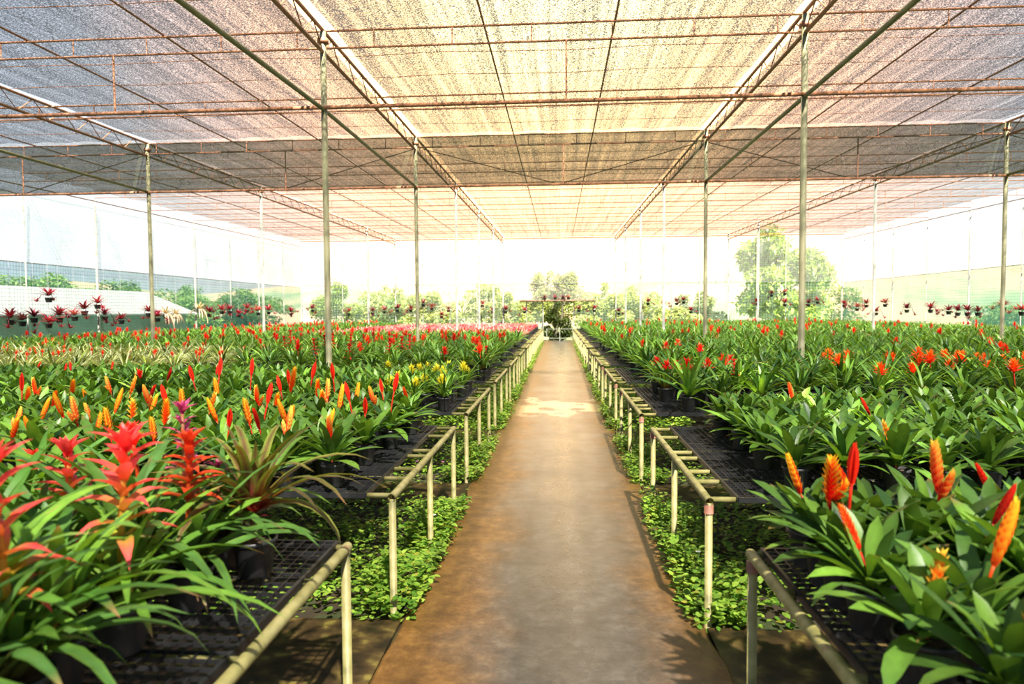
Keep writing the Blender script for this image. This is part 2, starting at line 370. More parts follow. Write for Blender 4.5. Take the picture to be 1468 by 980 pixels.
def spike_classic(seed, h=.46, c0=RED, c1=YEL, lean=.03, Lh=.165, w=.046, spread=24, nb=14, double=0, tipf=1.0):
    r = random.Random(seed); mb = MB(); az = r.uniform(0, 6.28)
    P = stalk(mb, h-Lh, lean, az, .0045, .004, (.30, .04, .02), c0)
    d = (P[-1]-P[-2]); sword(mb, P[-1], d, Lh, w, nb, c0, c1, spread, az+1.2, tipf)
    for q in range(double):
        a2 = az+2.2*q+1; dd = np.array([.55*math.cos(a2), .55*math.sin(a2), 1.0])
        sword(mb, P[-2], dd, Lh*.7, w*.8, 9, c0, c1, spread, a2, tipf)
    return mb
def paddle(seed, h=.52, c0=RED, c1=(.9, .07, .03), lean=.06, Lh=.15, w=.04):
    r = random.Random(seed); mb = MB(); az = r.uniform(0, 6.28)
    P = stalk(mb, h-Lh, lean, az, .006, .005, (.40, .06, .02), c0)
    sword(mb, P[-1], P[-1]-P[-2], Lh, w, 20, c0, c1, 9, az+1.2, .6); return mb
def star_cluster(seed, h=.40, n=22, c0=RED, c1=ORG, Lb=.07, w=.02, lean=.02, up=(20, 80), tipf=1.):
    """compact head of pointed bracts"""
    r = random.Random(seed); mb = MB(); az0 = r.uniform(0, 6.28)
    P = stalk(mb, h-Lb*.8, lean, az0, .006, .005, (.25, .12, .03), c0)
    for i in range(n):
        f = i/(n-1); az = i*2.4; e0 = R(up[0]+(up[1]-up[0])*f+r.uniform(-8, 8))
        def col(t, e, f=f): return mix(c0, c1, np.clip(tipf*(.3*t+.9*f-.15), 0, 1))
        strip(mb, P[-1]+np.array([0, 0, f*Lb*.5-Lb*.2]), az, e0, e0+R(r.uniform(-18, 6)), Lb*r.uniform(.75, 1.1), w, p_bract, 4, .5, 1, col)
    return mb
def tiered(seed, h=.55, c=RED, c2=(.9, .12, .08), stemc=(.28, .30, .03), tiers=6, Lb=.10, w=.024, lean=.03, top=1, lo=.45):
    """tall guzmania stalk: tiers of drooping bracts below a star at the top"""
    r = random.Random(seed); mb = MB(); az0 = r.uniform(0, 6.28)
    P = stalk(mb, h, lean, az0, .010, .006, stemc, mix(stemc, c, .45), 8)
    for i in range(tiers):
        f = lo+(1-lo)*i/(tiers-1); zc = P[-1]*f+np.array([0, 0, .15])*(1-f)
        for j in range(3 if i < tiers-1 else 6):
            az = i*1.1+j*2*math.pi/(3 if i < tiers-1 else 6)+r.uniform(-.3, .3); g = i/(tiers-1)
            e0 = R(35+30*g+r.uniform(-8, 8)); e1 = e0-R(r.uniform(50, 95)*(1-.35*g))
            L_ = Lb*(1.25-.5*g)*r.uniform(.8, 1.15)
            def col(t, e, g=g): return mix(mix(stemc, c, g), mix(c, c2, r.random()), np.clip(t*2.2-.5*(1-g), 0, 1))
            strip(mb, zc, az, e0, e1, L_, w*(1.2-.3*g), p_bract, 5, .5, 1, col)
    if top:
        for i in range(8):
            f = i/7; az = i*2.4; e0 = R(42+45*f)
            strip(mb, P[-1], az, e0+R(12), e0-R(12), Lb*(.72-.2*f), w, p_bract, 4, .5, 1, const(mix(c, c2, r.random())))
    return mb
def pot_mesh(rt=.066, rb=.050, h=.125, n=16):
    mb = MB(); th = np.arange(n)*2*math.pi/n
    prof = [(rb*.96, .0), (rb, .004), (rt-.004, h-.016), (rt-.003, h-.015), (rt+.002, h-.014), (rt+.003, h), (rt-.004, h), (rt-.007, h-.02)]
    V = np.array([[(r_*math.cos(a), r_*math.sin(a), z) for a in th] for r_, z in prof]).reshape(-1, 3)
    fs = [(i*n+j, i*n+(j+1) % n, (i+1)*n+(j+1) % n, (i+1)*n+j) for i in range(len(prof)-1) for j in range(n)]
    for b in (0,):
        for j in range(1, n-2, 2): fs.append((b, b+j+2, b+j+1, b+j))
    mb.add(V, fs); return mb
def soil_mesh(r=.058, z=.108):
    mb = MB(); n = 16; th = np.arange(n)*2*math.pi/n
    V = [(r*math.cos(a), r*math.sin(a), z) for a in th]+[(r*.5*math.cos(a), r*.5*math.sin(a), z+.008) for a in th]
    fs = [(j, (j+1) % n, n+(j+1) % n, n+j) for j in range(n)]
    for j in range(1, n-2, 2): fs.append((n, n+j, n+j+1, n+j+2))
    mb.add(V, fs); return mb
POT_S = pot_mesh().mesh('pot', POTM); POT_L = pot_mesh(.078, .058, .135).mesh('pot', POTM)
SOIL_S = soil_mesh().mesh('potting_bark', SOILP); SOIL_L = soil_mesh(.07, .116).mesh('potting_bark', SOILP)
WHT = (.70, .72, .42)
VL = [vriesea_leaves(i, n=22, z=.135).mesh('foliage', LEAF) for i in range(7)]
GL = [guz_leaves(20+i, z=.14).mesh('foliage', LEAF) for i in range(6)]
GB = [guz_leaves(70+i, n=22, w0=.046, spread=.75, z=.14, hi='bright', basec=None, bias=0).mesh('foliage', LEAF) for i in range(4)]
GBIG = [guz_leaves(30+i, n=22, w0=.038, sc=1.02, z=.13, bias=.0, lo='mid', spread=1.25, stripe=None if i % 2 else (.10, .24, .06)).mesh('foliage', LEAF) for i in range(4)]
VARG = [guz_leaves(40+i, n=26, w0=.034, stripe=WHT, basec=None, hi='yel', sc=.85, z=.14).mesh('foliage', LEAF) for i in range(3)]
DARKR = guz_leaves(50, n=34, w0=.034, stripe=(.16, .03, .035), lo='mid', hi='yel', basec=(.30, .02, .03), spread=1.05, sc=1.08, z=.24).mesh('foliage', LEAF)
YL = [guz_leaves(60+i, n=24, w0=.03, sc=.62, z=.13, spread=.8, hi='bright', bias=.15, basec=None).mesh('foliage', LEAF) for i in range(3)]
H_V = [spike_classic(1, double=0), spike_classic(2, double=2, spread=32), spike_classic(3, c0=(.92,.12,.015), c1=YEL, lean=.03, Lh=.17), spike_classic(4, c0=RED, c1=ORG, spread=18, lean=.05, Lh=.17),
       paddle(5, lean=.035, Lh=.125, w=.045), spike_classic(6, c0=(.9, .08, .03), c1=(1, .7, .1), Lh=.15, w=.05, double=1), spike_classic(7, c0=ORG, c1=(1, .75, .08), spread=40, nb=9, Lh=.15, w=.04), spike_classic(8, c0=CRIM, c1=RED, lean=.05, Lh=.13, w=.034)]
HV = [m.mesh('flower_spike', BRACT) for m in H_V]
HY = [star_cluster(11+i, h=.335, n=30, c0=(.62, .60, .03), c1=(.95, .88, .06), Lb=.085, w=.024).mesh('flower_head', BRACT) for i in range(2)]
HG = [star_cluster(21, h=.47, n=26, c0=CRIM, c1=RED, Lb=.10, w=.030), star_cluster(22, h=.45, n=24, c0=RED, c1=(.95, .10, .02), Lb=.11, w=.032, up=(35,85)), tiered(23, h=.52, tiers=5, Lb=.08, w=.028, lo=.55, stemc=(.5, .05, .02)), tiered(24, h=.50, c=CRIM, c2=RED, tiers=5, Lb=.09, w=.03, lo=.5, stemc=(.4, .02, .02))]
HG = [m.mesh('flower_head', BRACT) for m in HG]
HO = [star_cluster(31+i, h=.44, n=30, c0=RED, c1=ORG, Lb=.10, w=.028, tipf=1.1).mesh('flower_head', BRACT) for i in range(2)]
HS = [star_cluster(35+i, h=.40, n=16, c0=RED, c1=(.95, .16, .03), Lb=.055, w=.02, up=(40, 85)).mesh('flower_head', BRACT) for i in range(2)]
# ------------------------------------------------------------------ where the plants stand
def visible(x, y, z=1.05, m=45):
    u, v, d = proj((x, y, z)); return d > .5 and -m < u < 1468+m and v < 980+120
class P: pass
plants = []
def addp(kind, s, k, row, col, x, y, leaf, pot='S', sc=1.0, **kw):
    p = P(); p.kind = kind; p.s = s; p.k = k; p.row = row; p.col = col; p.x = x; p.y = y; p.leaf = leaf; p.pot = pot; p.sc = sc
    p.head = None; p.hs = 1.0; p.desc = 'green'; p.rz = random.uniform(0, 6.28); p.hrz = random.uniform(0, 6.28); p.lod = 'g'; p.label = None
    for a, b in kw.items(): setattr(p, a, b)
    plants.append(p); return p
for s in (-1, 1):
    for k in K:
        if k == -1: continue
        by = BY0+BP*k
        vr = (s < 0 and k in (0, 1)) or (s > 0 and k == 0)
        dx = .25 if vr else .36; nr = 8 if vr else 6
        dy = (BL-.26)/(nr-1)
        x0 = {(-1, 0): 1.17, (1, 0): 1.20}.get((s, k), 1.17)
        for row in range(nr if k < 11 else nr-2):
            y = by+.13+dy*row; xx = x0+(dx/2 if row % 2 else 0); col = 0
            while xx < GX1[s]-.2:
                x = s*(xx+random.uniform(-.03, .03)); yy = y+random.uniform(-.02, .02)
                if visible(x, yy):
                    # poles stand in the cross paths, never inside a bench
                    if vr: p = addp('vriesea', s, k, row, col, x, yy, None, sc=random.uniform(.92, 1.08), lod='v')
                    elif s < 0 and k >= 6 and xx < 8.5: p = addp('neoregelia', s, k, row, col, x, yy, None, lod='n', sc=1.25, desc='pink')
                    elif s < 0 and ((k == 2 and xx > 4.6) or (k == 3 and xx > 6.5 and row < 2)): p = addp('variegated', s, k, row, col, x, yy, None, lod='w', sc=1.0, desc='cream-striped')
                    else: p = addp('guzmania', s, k, row, col, x, yy, None, 'L', lod='g', sc=random.uniform(.9, 1.1))
                xx += dx; col += 1
# first bench on each side is laid out plant by plant
def spot(u, v, Y): q = at(u, v, y=Y); return float(q[0]), float(q[2])
T = {'big_red': tiered(101, h=.56, c=(.80, .06, .015), c2=(.85, .10, .03), stemc=(.45, .10, .02), tiers=7, Lb=.11, w=.032, lo=.55),
     'pink': tiered(102, h=.58, c=(.90, .06, .06), c2=(.95, .15, .14), stemc=(.42, .42, .03), tiers=7, Lb=.15, w=.036, lo=.4),
     'pink2': tiered(103, h=.58, c=(.92, .05, .05), c2=(.9, .12, .12), stemc=(.40, .38, .03), tiers=7, Lb=.145, w=.036, lo=.35),
     'purple': tiered(104, h=.56, c=(.42, .03, .12), c2=(.75, .12, .32), stemc=(.30, .22, .04), tiers=6, Lb=.10, w=.022, lo=.45),
     'red': tiered(105, h=.5, c=(.9, .03, .015), c2=(.95, .06, .03), stemc=(.6, .1, .02), tiers=4, Lb=.12, w=.036, lo=.7),
     'dark': star_cluster(106, h=.46, n=26, c0=(.16, .01, .02), c1=(.26, .04, .03), Lb=.14, w=.022, up=(5, 75))}
T = {a: b.mesh('flower_stalk', BRACT) for a, b in T.items()}
def near(s, kind, u, v, Y, head, hh, desc, label, leaf, pot='L', sc=1., hoff=0, xmin=1.04, **kw):
    x, z = spot(u, v, Y)
    x = s*max(abs(x), xmin)
    return addp(kind, s, -1, 0, 0, x, Y, leaf, pot, sc, head=head, hs=(z-ZT)/hh if head else 1, desc=desc, label=label, **kw)
GN = 'guzmania'
for (u, v, Y, h, hh, d, lf, lab) in (
    (265, 622, 2.08, 'big_red', .60, 'red', 0, 'guzmania with one thick orange-red tiered flower stalk, front left bench near the grid edge'),
    (165, 628, 1.80, 'pink', .62, 'pink', 1, 'guzmania with tall pink-red stalk of drooping bracts, front left bench'),
    (8, 655, 1.42, 'pink2', .62, 'red', 2, 'guzmania with a red tiered stalk at the very left edge, closest to the viewer'),
    (104, 640, 2.12, 'pink2', .62, 'red', 3, 'guzmania with slim red tiered stalk between the pink one and the edge, front left bench'),
    (315, 660, 2.42, 'purple', .60, 'purple', 0, 'guzmania with thin purple-pink stalk beside the striped dark rosette, front left bench'),
    (262, 580, 2.50, 'purple', .60, 'purple', 1, 'guzmania with the tallest purple stalk, rear of the front left bench'),
    (200, 617, 2.46, 'red', .53, 'red', 2, 'guzmania with broad scarlet star bracts, rear of the front left bench'),
    (40, 655, 2.50, 'red', .53, 'red', 3, 'guzmania with scarlet star head at the far left rear of the front left bench'),
    ):
    near(-1, GN, u, v, Y, T[h], hh, d, lab, GBIG[lf], sc=1.0, xmin=1.12)
near(-1, GN, 400, 695, 2.36, T['dark'], .50, 'dark', 'dark maroon-centred rosette with long striped leaves at the corner of the front left bench', DARKR, sc=1.0, xmin=1.10)
fill = [(-1.22, 1.32), (-1.27, 1.60), (-1.3, 1.12), (-1.62, 1.75), (-1.6, 1.98), (-1.75, 2.45), (-1.45, 2.22), (-1.95, 2.3), (-2.1, 2.55), (-1.4, 1.5), (-1.34, 1.98)]
for i, (x, y) in enumerate(fill):
    addp(GN, -1, -1, 0, 0, x, y, GBIG[i % 4], 'L', 1.18, desc='green')
VR = 'vriesea'
def hv(i): return HV[i]
for (u, v, Y, h, hh, lf, lab, xm) in (
    (1161, 655, 2.56, 0, .46, 0, 'vriesea with broad yellow-edged red flame spike, corner of the front right bench', .98),
    (1190, 648, 2.38, 1, .46, 1, 'vriesea with forked orange-red spikes beside the tall red paddle, front right bench', 1.0),
    (1216, 634, 2.21, 4, .52, 2, 'vriesea with the smooth scarlet paddle-shaped spike, front right bench', 1.0),
    (1247, 655, 2.50, 3, .46, 3, 'vriesea with small slim orange spike at the rear of the front right bench', 1.0),
    (1352, 630, 2.30, 5, .46, 4, 'vriesea with tall ragged orange-yellow spike and pink bract, front right bench', 1.0),
    (1398, 692, 2.10, 7, .46, 5, 'vriesea with narrow crimson spike behind the yellow-tipped one, front right bench', 1.0),
    (1447, 668, 2.48, 7, .46, 6, 'vriesea with small scarlet star spike at the right rear of the front right bench', 1.0),
    (1240, 735, 2.03, 3, .46, 0, 'vriesea with slender leaning orange spike, front right bench beside the grid', 1.0),
    (1410, 720, 1.80, 2, .46, 1, 'vriesea with thick yellow-over-red flame spike, front right bench', 1.0),
    (1322, 795, 1.73, 6, .46, 2, 'vriesea with open orange bract cluster low in the leaves, closest on the right bench', .92),
    (1453, 812, 1.50, 6, .46, 3, 'vriesea with a tiny orange bud at the right edge, front right bench', 1.0)):
    p = near(1, VR, u, v, Y, hv(h), hh, 'red', lab, VL[lf], 'L', 1.0, xmin=.91)
for i, (x, y) in enumerate([(1.30, 2.46), (1.62, 2.46), (1.36, 2.25), (1.28, 2.06), (1.55, 2.12), (1.32, 1.90), (1.75, 2.25), (1.5, 1.85), (1.9, 2.5), (1.14, 1.30), (1.12, 2.2)]):
    addp(VR, 1, -1, 0, 0, x, y, VL[i % 7], 'L', 1.12, desc='green')
# ------------------------------------------------------------------ flowers seen in the photograph go to the nearest plants
def assign(pts, cond, z, heads, desc, hh, maxd=60, kind=None, leaf=None):
    cands = [p for p in plants if p.k >= 0 and p.head is None and cond(p)]
    for i, q in enumerate(pts):
        best, bd = None, 1e9
        for p in cands:
            if p.head is not None: continue
            u, v, d = proj((p.x, p.y, z)); dd = math.hypot(u-q[0], (v-q[1])*2.2)
            if dd < bd: best, bd = p, dd
        if best is None or bd > maxd: continue
        zz = at(q[0], q[1], y=best.y)[2]
        best.head = heads[(q[2] if len(q) > 2 else i*5+i//3) % len(heads)]; best.desc = desc
        best.hs = min(1.35, max(.8, (zz-ZT)/hh))
        # slide the pot a little so that the flower stands where it does
        xx = at(q[0], q[1], y=best.y)[0]; best.x += max(-.07, min(.07, xx-best.x))
        if kind: best.kind = kind
        if leaf: best.leaf = leaf[i % len(leaf)]; best.fixedleaf = True
Ltop = [(40,620),(60,560),(110,420,4),(130,440),(190,390),(180,510),(205,590),(265,450,3),(365,400),(355,470),(420,500),(490,450),(490,590),(505,530),(575,460),(590,560),(620,390),(660,390,6),(630,620),(690,500,6),(735,430,7),(760,490),(800,430),(805,500),(765,610),(885,600),(905,480,4),(960,460),(1040,370,4),(1125,340,4),(1155,400,2),(1075,470,6),(1165,500,2),(1030,640,7),(1190,630,4),(1310,340,4),(1330,510),(1355,430),(1375,480,4),(1390,540,7),(1410,560),(1425,470,2),(1240,650,6)]
Ltop = [(a[0]/3.67, 440+a[1]/3.67-6)+tuple(a[2:]) for a in Ltop]
L2 = [(30,420,4),(60,380,4),(70,500),(40,580,2),(150,350,4),(125,590),(175,580),(205,590),(200,390),(250,400),(300,430),(225,450),(340,460,7),(365,460,4),(390,420,2),(480,430),(440,550,4),(580,410,4),(555,460,4),(690,420,3),(280,350,4),(95,330,2)]
L2 = [(400+a[0]/3.67, 440+a[1]/3.67-4)+tuple(a[2:]) for a in L2]
assign(Ltop+L2, lambda p: p.s < 0 and p.k == 0 and p.kind == 'vriesea', 1.08, HV, 'red-and-yellow flame-spiked', .46)
YP = [(557,519),(557,541),(588,525),(603,523),(612,521),(623,524),(637,527),(645,519),(608,537),(593,543),(572,534),(642,539),(670,527),(662,520),(250,536)]
assign(YP, lambda p: p.s < 0 and p.k == 1 and p.col < 9, .99, HY, 'yellow-flowered', .335, kind='yellow', leaf=YL)
assign([(580,508),(1,1)][:1], lambda p: p.s < 0 and p.k == 1, 1.0, HO, 'orange-flowered', .4)
for p in plants:                                # scarlet plants at the rear of that bench, farther from the path
    if p.s < 0 and p.k == 1 and p.head is None:
        if p.row >= 6 and -5.6 < p.x < -3.0 and random.random() < .5: p.head = HG[random.randrange(3)]; p.desc = 'scarlet-flowered'; p.hs = .85
        elif p.x < -2.9 and random.random() < .07: p.head = HV[7]; p.desc = 'small-spiked dull orange'; p.hs = .85
assign([(202,541)], lambda p: p.s < 0 and p.k == 1, 1.0, [HG[0]], 'large dark green strap-leaved', .47, kind='guzmania', leaf=[GL[1]])
assign([(1141,549,3),(1248,571,7),(1286,609,6),(1457,563,3)], lambda p: p.s > 0 and p.k == 0, 1.05, HV, 'orange-spiked', .46)
assign([(1012,514,1),(1036,508,1),(1046,511,0),(1056,525,2),(988,516,0),(936,519,0),(953,533,0),(910,514,0)], lambda p: p.s > 0 and p.k == 1, 1.10, HG, 'scarlet-flowered', .47)
assign([(1185,507),(1195,503),(1199,510),(1212,504),(1272,505),(1261,522),(1302,508),(1315,500),(1320,511),(1305,522),(1335,505),(1358,503),(1370,505),(1355,518),(1383,505),(1396,508),(1406,509),(1413,519),(1439,509),(1460,518),(1467,505),(1290,507)], lambda p: p.s > 0 and p.k == 1, 1.08, HO, 'orange-flowered', .44)
assign([(856,468),(880,467),(892,473),(965,471),(987,471),(1018,470),(1030,472)], lambda p: p.s > 0 and p.k in (2, 3, 4), 1.2, HG, 'scarlet-flowered', .47)
assign([(578,473,2),(586,488,2),(633,471,3),(652,479),(665,478),(686,474),(693,470),(700,472),(727,474,3),(730,470,2),(693,492),(710,503,3),(636,499),(499,500,3),(479,486),(520,478),(528,481),(416,482),(430,492),(607,479)], lambda p: p.s < 0 and p.k in (2, 3) and p.kind == 'guzmania', 1.2, HG, 'scarlet-flowered', .47)
for p in plants:
    if p.head is None and p.k >= 2:
        r = random.random()
        if p.kind == 'variegated' and r < .42: p.head = HS[random.randrange(2)]; p.desc = 'cream-striped red-flowered'
        elif p.kind == 'guzmania' and p.s < 0 and r < (.20 if p.x < -5 else .12): p.head = HG[random.randrange(4)]; p.desc = 'scarlet-flowered'; p.hs = 1.05
        elif p.kind == 'guzmania' and p.s > 0 and r < .06: p.head = HG[random.randrange(2)]; p.desc = 'scarlet-flowered'
    if p.leaf is None:
        i = random.randrange(100)
        p.leaf = {'vriesea': VL, 'guzmania': (GB if (p.s > 0 and random.random() < .6) else GL), 'variegated': VARG, 'yellow': YL, 'neoregelia': None}[p.kind]
        if p.leaf is not None: p.leaf = p.leaf[i % len(p.leaf)]
# ------------------------------------------------------------------ single-mesh pink neoregelias and far low-detail plants
def potlod(mb, rt=.07, rb=.052, h=.125, n=8):
    th = np.arange(n)*2*math.pi/n
    V = [(rb*math.cos(a), rb*math.sin(a), 0) for a in th]+[(rt*math.cos(a), rt*math.sin(a), h) for a in th]
    fs = [(j, (j+1) % n, n+(j+1) % n, n+j) for j in range(n)]+[(n, n+1, n+2, n+3), (n, n+3, n+4, n+5), (n, n+5, n+6, n+7)]
    mb.add(V, fs, (.025, .022, .02))
NEO = []
for i in range(5):
    inn, out = [((.80, .14, .20), (.45, .05, .08)), ((.85, .38, .38), (.60, .16, .18)), ((.70, .05, .12), (.35, .03, .06)), ((.80, .50, .42), (.55, .25, .22)), ((.75, .10, .16), (.20, .14, .05))][i]
    mb = neo_leaves(200+i, ns=3, n=18, inner=inn, outer=out); potlod(mb); NEO.append(mb)
NEOM = [m.mesh('potted_neoregelia', LEAF) for m in NEO]
LODS = {'g': [], 'v': [], 'w': [], 'n': [m.arrays() for m in NEO], 'gr': []}
for i in range(4):
    m = guz_leaves(300+i, ns=4, n=18, w0=.044, z=.13, bias=.1, basec=None, spread=.8); potlod(m); LODS['g'].append(m.arrays())
    m = vriesea_leaves(310+i, ns=4, n=16); potlod(m); LODS['v'].append(m.arrays())
    m = guz_leaves(320+i, ns=4, n=18, w0=.042, z=.13, stripe=WHT, basec=None, hi='yel', sc=.85); potlod(m); V, Fq, C = star_cluster(330+i, h=.40, n=10, c0=RED, c1=(.95, .16, .03), Lb=.06, w=.026).arrays(); 
    if i < 2: m.add(V, Fq, C)
    LODS['w'].append(m.arrays())
    m = guz_leaves(340+i, ns=4, n=18, w0=.042, z=.13, bias=.1, basec=None); potlod(m); V, Fq, C = star_cluster(350+i, h=.5, n=12, c0=CRIM, c1=RED, Lb=.09, w=.03).arrays(); m.add(V, Fq, C); LODS['gr'].append(m.arrays())
KN = {'vriesea': 'potted_vriesea', 'guzmania': 'potted_guzmania', 'variegated': 'potted_variegated_bromeliad', 'yellow': 'potted_guzmania', 'neoregelia': 'potted_neoregelia'}
NOUN = {'vriesea': 'vriesea', 'guzmania': 'guzmania', 'variegated': 'bromeliad', 'yellow': 'guzmania', 'neoregelia': 'neoregelia'}
counts = {}
plants.sort(key=lambda p: proj((p.x, p.y, 1.0))[2])
rest = {}
usedlab = {}
for p in plants:
    nm = KN[p.kind]; c = counts.get(nm, 0)
    if c >= 300: rest.setdefault(nm, []).append(p); counts[nm] = c+1; continue
    counts[nm] = c+1
    sd = 'left' if p.s < 0 else 'right'
    if p.label is None:
        if p.k == -1:
            if p.s < 0: lab = f'flowerless dark strap-leaved guzmania among the flowering ones, front left bench'; g = 'flowerless guzmanias on the front left bench'
            else: lab = f'flowerless green vriesea among the spiked ones, front right bench'; g = 'flowerless vrieseas on the front right bench'
        else:
            lab = f'{p.desc} {NOUN[p.kind]}, {ordn(p.k+1)} {sd} bench, {ordn(p.row)} row, {ordn(p.col)} pot from path'; g = f'{NOUN[p.kind]}s on the {ordn(p.k+1)} {sd} bench'
    else: lab = p.label; g = f'plants on the front {sd} bench'
    loc = (p.x, p.y, ZT+.001)
    if p.kind == 'neoregelia':
        o = link(nm, NEOM[random.randrange(5)]); o.location = loc; o.rotation_euler = (0, 0, p.rz); o.scale = (p.sc,)*3
        tag(o, lab, 'potted plant', g); continue
    o = empty(nm, loc, lab, 'potted plant', g, p.rz)
    pt = link('pot', POT_S if p.pot == 'S' else POT_L, o)
    if p.y < 9: link('potting_bark', SOIL_S if p.pot == 'S' else SOIL_L, pt)
    f = link('foliage', p.leaf, o); f.scale = (p.sc, p.sc, p.sc)
    if p.head is not None:
        h = link('flower_spike' if p.kind == 'vriesea' else 'flower_head', p.head, o); h.scale = (1, 1, p.hs); h.rotation_euler = (0, 0, p.hrz)
        if p.hs != 1.0: h.scale = ((p.hs+1)/2,)*2+(p.hs,)
print('COUNTS', counts)
for nm, ps in rest.items():
    Vs, Fs, Cs, n = [], [], [], 0
    for p in ps:
        key = p.lod if not (p.lod == 'g' and p.head is not None) else 'gr'
        V, Fq, C = LODS[key][rs.randint(len(LODS[key]))]
        c, s_ = math.cos(p.rz)*p.sc, math.sin(p.rz)*p.sc
        W = np.stack([V[:, 0]*c-V[:, 1]*s_+p.x, V[:, 0]*s_+V[:, 1]*c+p.y, V[:, 2]*p.sc+ZT+.001], 1)
        Vs.append(W); Fs.append(Fq+n); Cs.append(C*rs.uniform(.8, 1.25)); n += len(V)
    me = mkmesh(nm, np.concatenate(Vs), np.concatenate(Fs), np.concatenate(Cs), LEAF)
    o = link(nm.replace('potted_', 'distant_')+'s', me)
    tag(o, {'potted_vriesea': 'further green vrieseas packed on the second left bench', 'potted_guzmania': 'mass of distant strap-leaved guzmanias with scattered red heads on far benches', 'potted_variegated_bromeliad': 'further cream-striped bromeliads on the left benches', 'potted_neoregelia': 'mass of distant pink neoregelias on the far left benches'}[nm], 'potted plants', kind='stuff')
# ------------------------------------------------------------------ weeds
def weeds():
    xs, ys, dens = [], [], []
    for k in range(0, 11):
        y0 = BY0+BP*k-.05; y1 = y0+BL+.1
        for s in (-1, 1):
            e = .80 if s < 0 else .70
            n = int(9500/(1+k*.55)); wd = 1.9 if k < 2 else 1.1
            x = e+(rs.uniform(-.02, 1, n)**1.0)*wd; x = np.where(rs.rand(n) < .35, e+rs.uniform(-.05, .3, n), x)
            y = rs.uniform(y0, y1, n)
            # ragged clumps
            keep = (np.sin(x*9+y*5)+np.sin(x*4.1-y*7.3)+np.sin(y*13+x*3)+rs.uniform(-2, 2, n)) > -1.6
            xs.append(s*x[keep]); ys.append(y[keep])
    x = np.concatenate(xs); y = np.concatenate(ys); n = len(x)
    clump = .5+.5*np.sin(x*6.1+1.3)*np.sin(y*5.3+.4)
    z = rs.beta(1.6, 1.5, n)*(.06+.19*clump)-.03
    az = rs.uniform(0, 6.28, n); tilt = rs.uniform(-.5, .6, n); L_ = rs.uniform(.018, .055, n)*(1+.3*(y > 9)); W_ = L_*rs.uniform(.55, .85, n)
    prof = np.array([(0, 0, 0), (.35, .5, .06), (.35, -.5, .06), (.75, .42, .02), (.75, -.42, .02), (1, .0, -.06), (.35, 0, 0), (.75, 0, -.02)])
    d = np.stack([np.cos(az)*np.cos(tilt), np.sin(az)*np.cos(tilt), np.sin(tilt)], 1); sd = np.stack([-np.sin(az), np.cos(az), np.zeros(n)], 1); up = np.cross(d, sd)
    base = np.stack([x, y, z], 1)
    V = base[:, None]+prof[None, :, 0:1]*(d*L_[:, None])[:, None]+prof[None, :, 1:2]*(sd*W_[:, None])[:, None]+prof[None, :, 2:3]*(up*L_[:, None])[:, None]
    fq = np.array([(0, 2, 6, 1), (1, 6, 7, 3), (6, 2, 4, 7), (3, 7, 4, 5)])
    Fq = (np.arange(n)*8)[:, None, None]+fq[None]
    f = rs.rand(n)[:, None]; c = np.array([.08, .22, .02])*(1-f)+np.array([.38, .55, .07])*f
    yl = (rs.rand(n) < .05)[:, None]; c = np.where(yl, np.array([.40, .38, .05]), c)
    me = mkmesh('weeds', V.reshape(-1, 3), Fq.reshape(-1, 4), np.repeat(c, 8, 0), LEAF)
    tag(link('weeds', me), 'low bright green weeds growing under the benches', 'weeds', kind='stuff')
weeds()
def blossom(u, v, c, lab):
    q = at(u, v, z=.17); mb = MB()
    for i in range(5): strip(mb, (0, 0, 0), i*1.2566, R(25), R(-5), .018, .017, lambda t: np.sin(np.pi*np.clip(t*.85+.12, 0, 1)), 3, .1, 1, const(c))
    m2 = MB(); m2.tube([(0, 0, -.20), (0.01, 0, -.1), (0, 0, 0)], .0015, 4, C=(.15, .35, .05))
    o = empty('wild_flower', q, lab, 'flower', 'small blossoms among the weeds'); mb.build('petals', BRACT, o); m2.build('stem', LEAF, o)
for a in ((598, 661, (.75, .25, .55), 'pink blossom under the second left bench, closer to the rail legs'), (635, 662, (.75, .3, .6), 'pink blossom in the weeds right beside the second left bench legs'), (652, 661, (.8, .4, .6), 'pale pink blossom behind the rear leg of the second left bench'),
          (659, 612, (.65, .25, .6), 'mauve blossom under the yellow guzmanias'), (622, 738, (.85, .85, .85), 'white blossom in the weeds at the left path edge'), (1001, 791, (.85, .85, .85), 'white blossom in the weeds at the right path edge')): blossom(*a)
# ------------------------------------------------------------------ poles, roof frame
XL, XR, YB = -14.4, 15.0, 37.4
rows = [8.85+5.72*i for i in range(6)]
def side_of(x): return 'left' if x < 0 else 'right'
for ri, y in enumerate(rows):
    for x in (-14.4, -9, -3.05, 3.05, 9, 15):
        u, v, d = proj((x, y, 3.0))
        if not (-60 < u < 1530): continue
        wall = x in (-14.4, 15)
        zt = zroof(y)-.06 if not wall else zroof(y)-.38
        mb = MB(); r_ = .04 if not wall else .033
        mb.tube([(0, 0, -.1), (0, 0, zt)], r_, 12)
        where = {-14.4: 'in the left net wall', -9: 'in the outer left line', -3.05: 'left of the path', 3.05: 'right of the path', 9: 'in the outer right line', 15: 'in the right net wall'}[x]
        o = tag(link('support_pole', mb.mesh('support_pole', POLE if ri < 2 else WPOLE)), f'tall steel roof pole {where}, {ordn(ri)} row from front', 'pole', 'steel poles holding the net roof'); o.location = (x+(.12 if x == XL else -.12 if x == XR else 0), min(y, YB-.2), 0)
        if not wall:
            m2 = MB(); m2.box((-.06, -.05, -.03), (.06, .05, .03)); b = m2.build('top_bracket', RUST, o); b.location = (0, 0, zt-.12)
            m3 = MB(); m3.box((-.11, -.11, -.03), (.11, .11, .02)); b = m3.build('foot_plate', WPOLE, o)
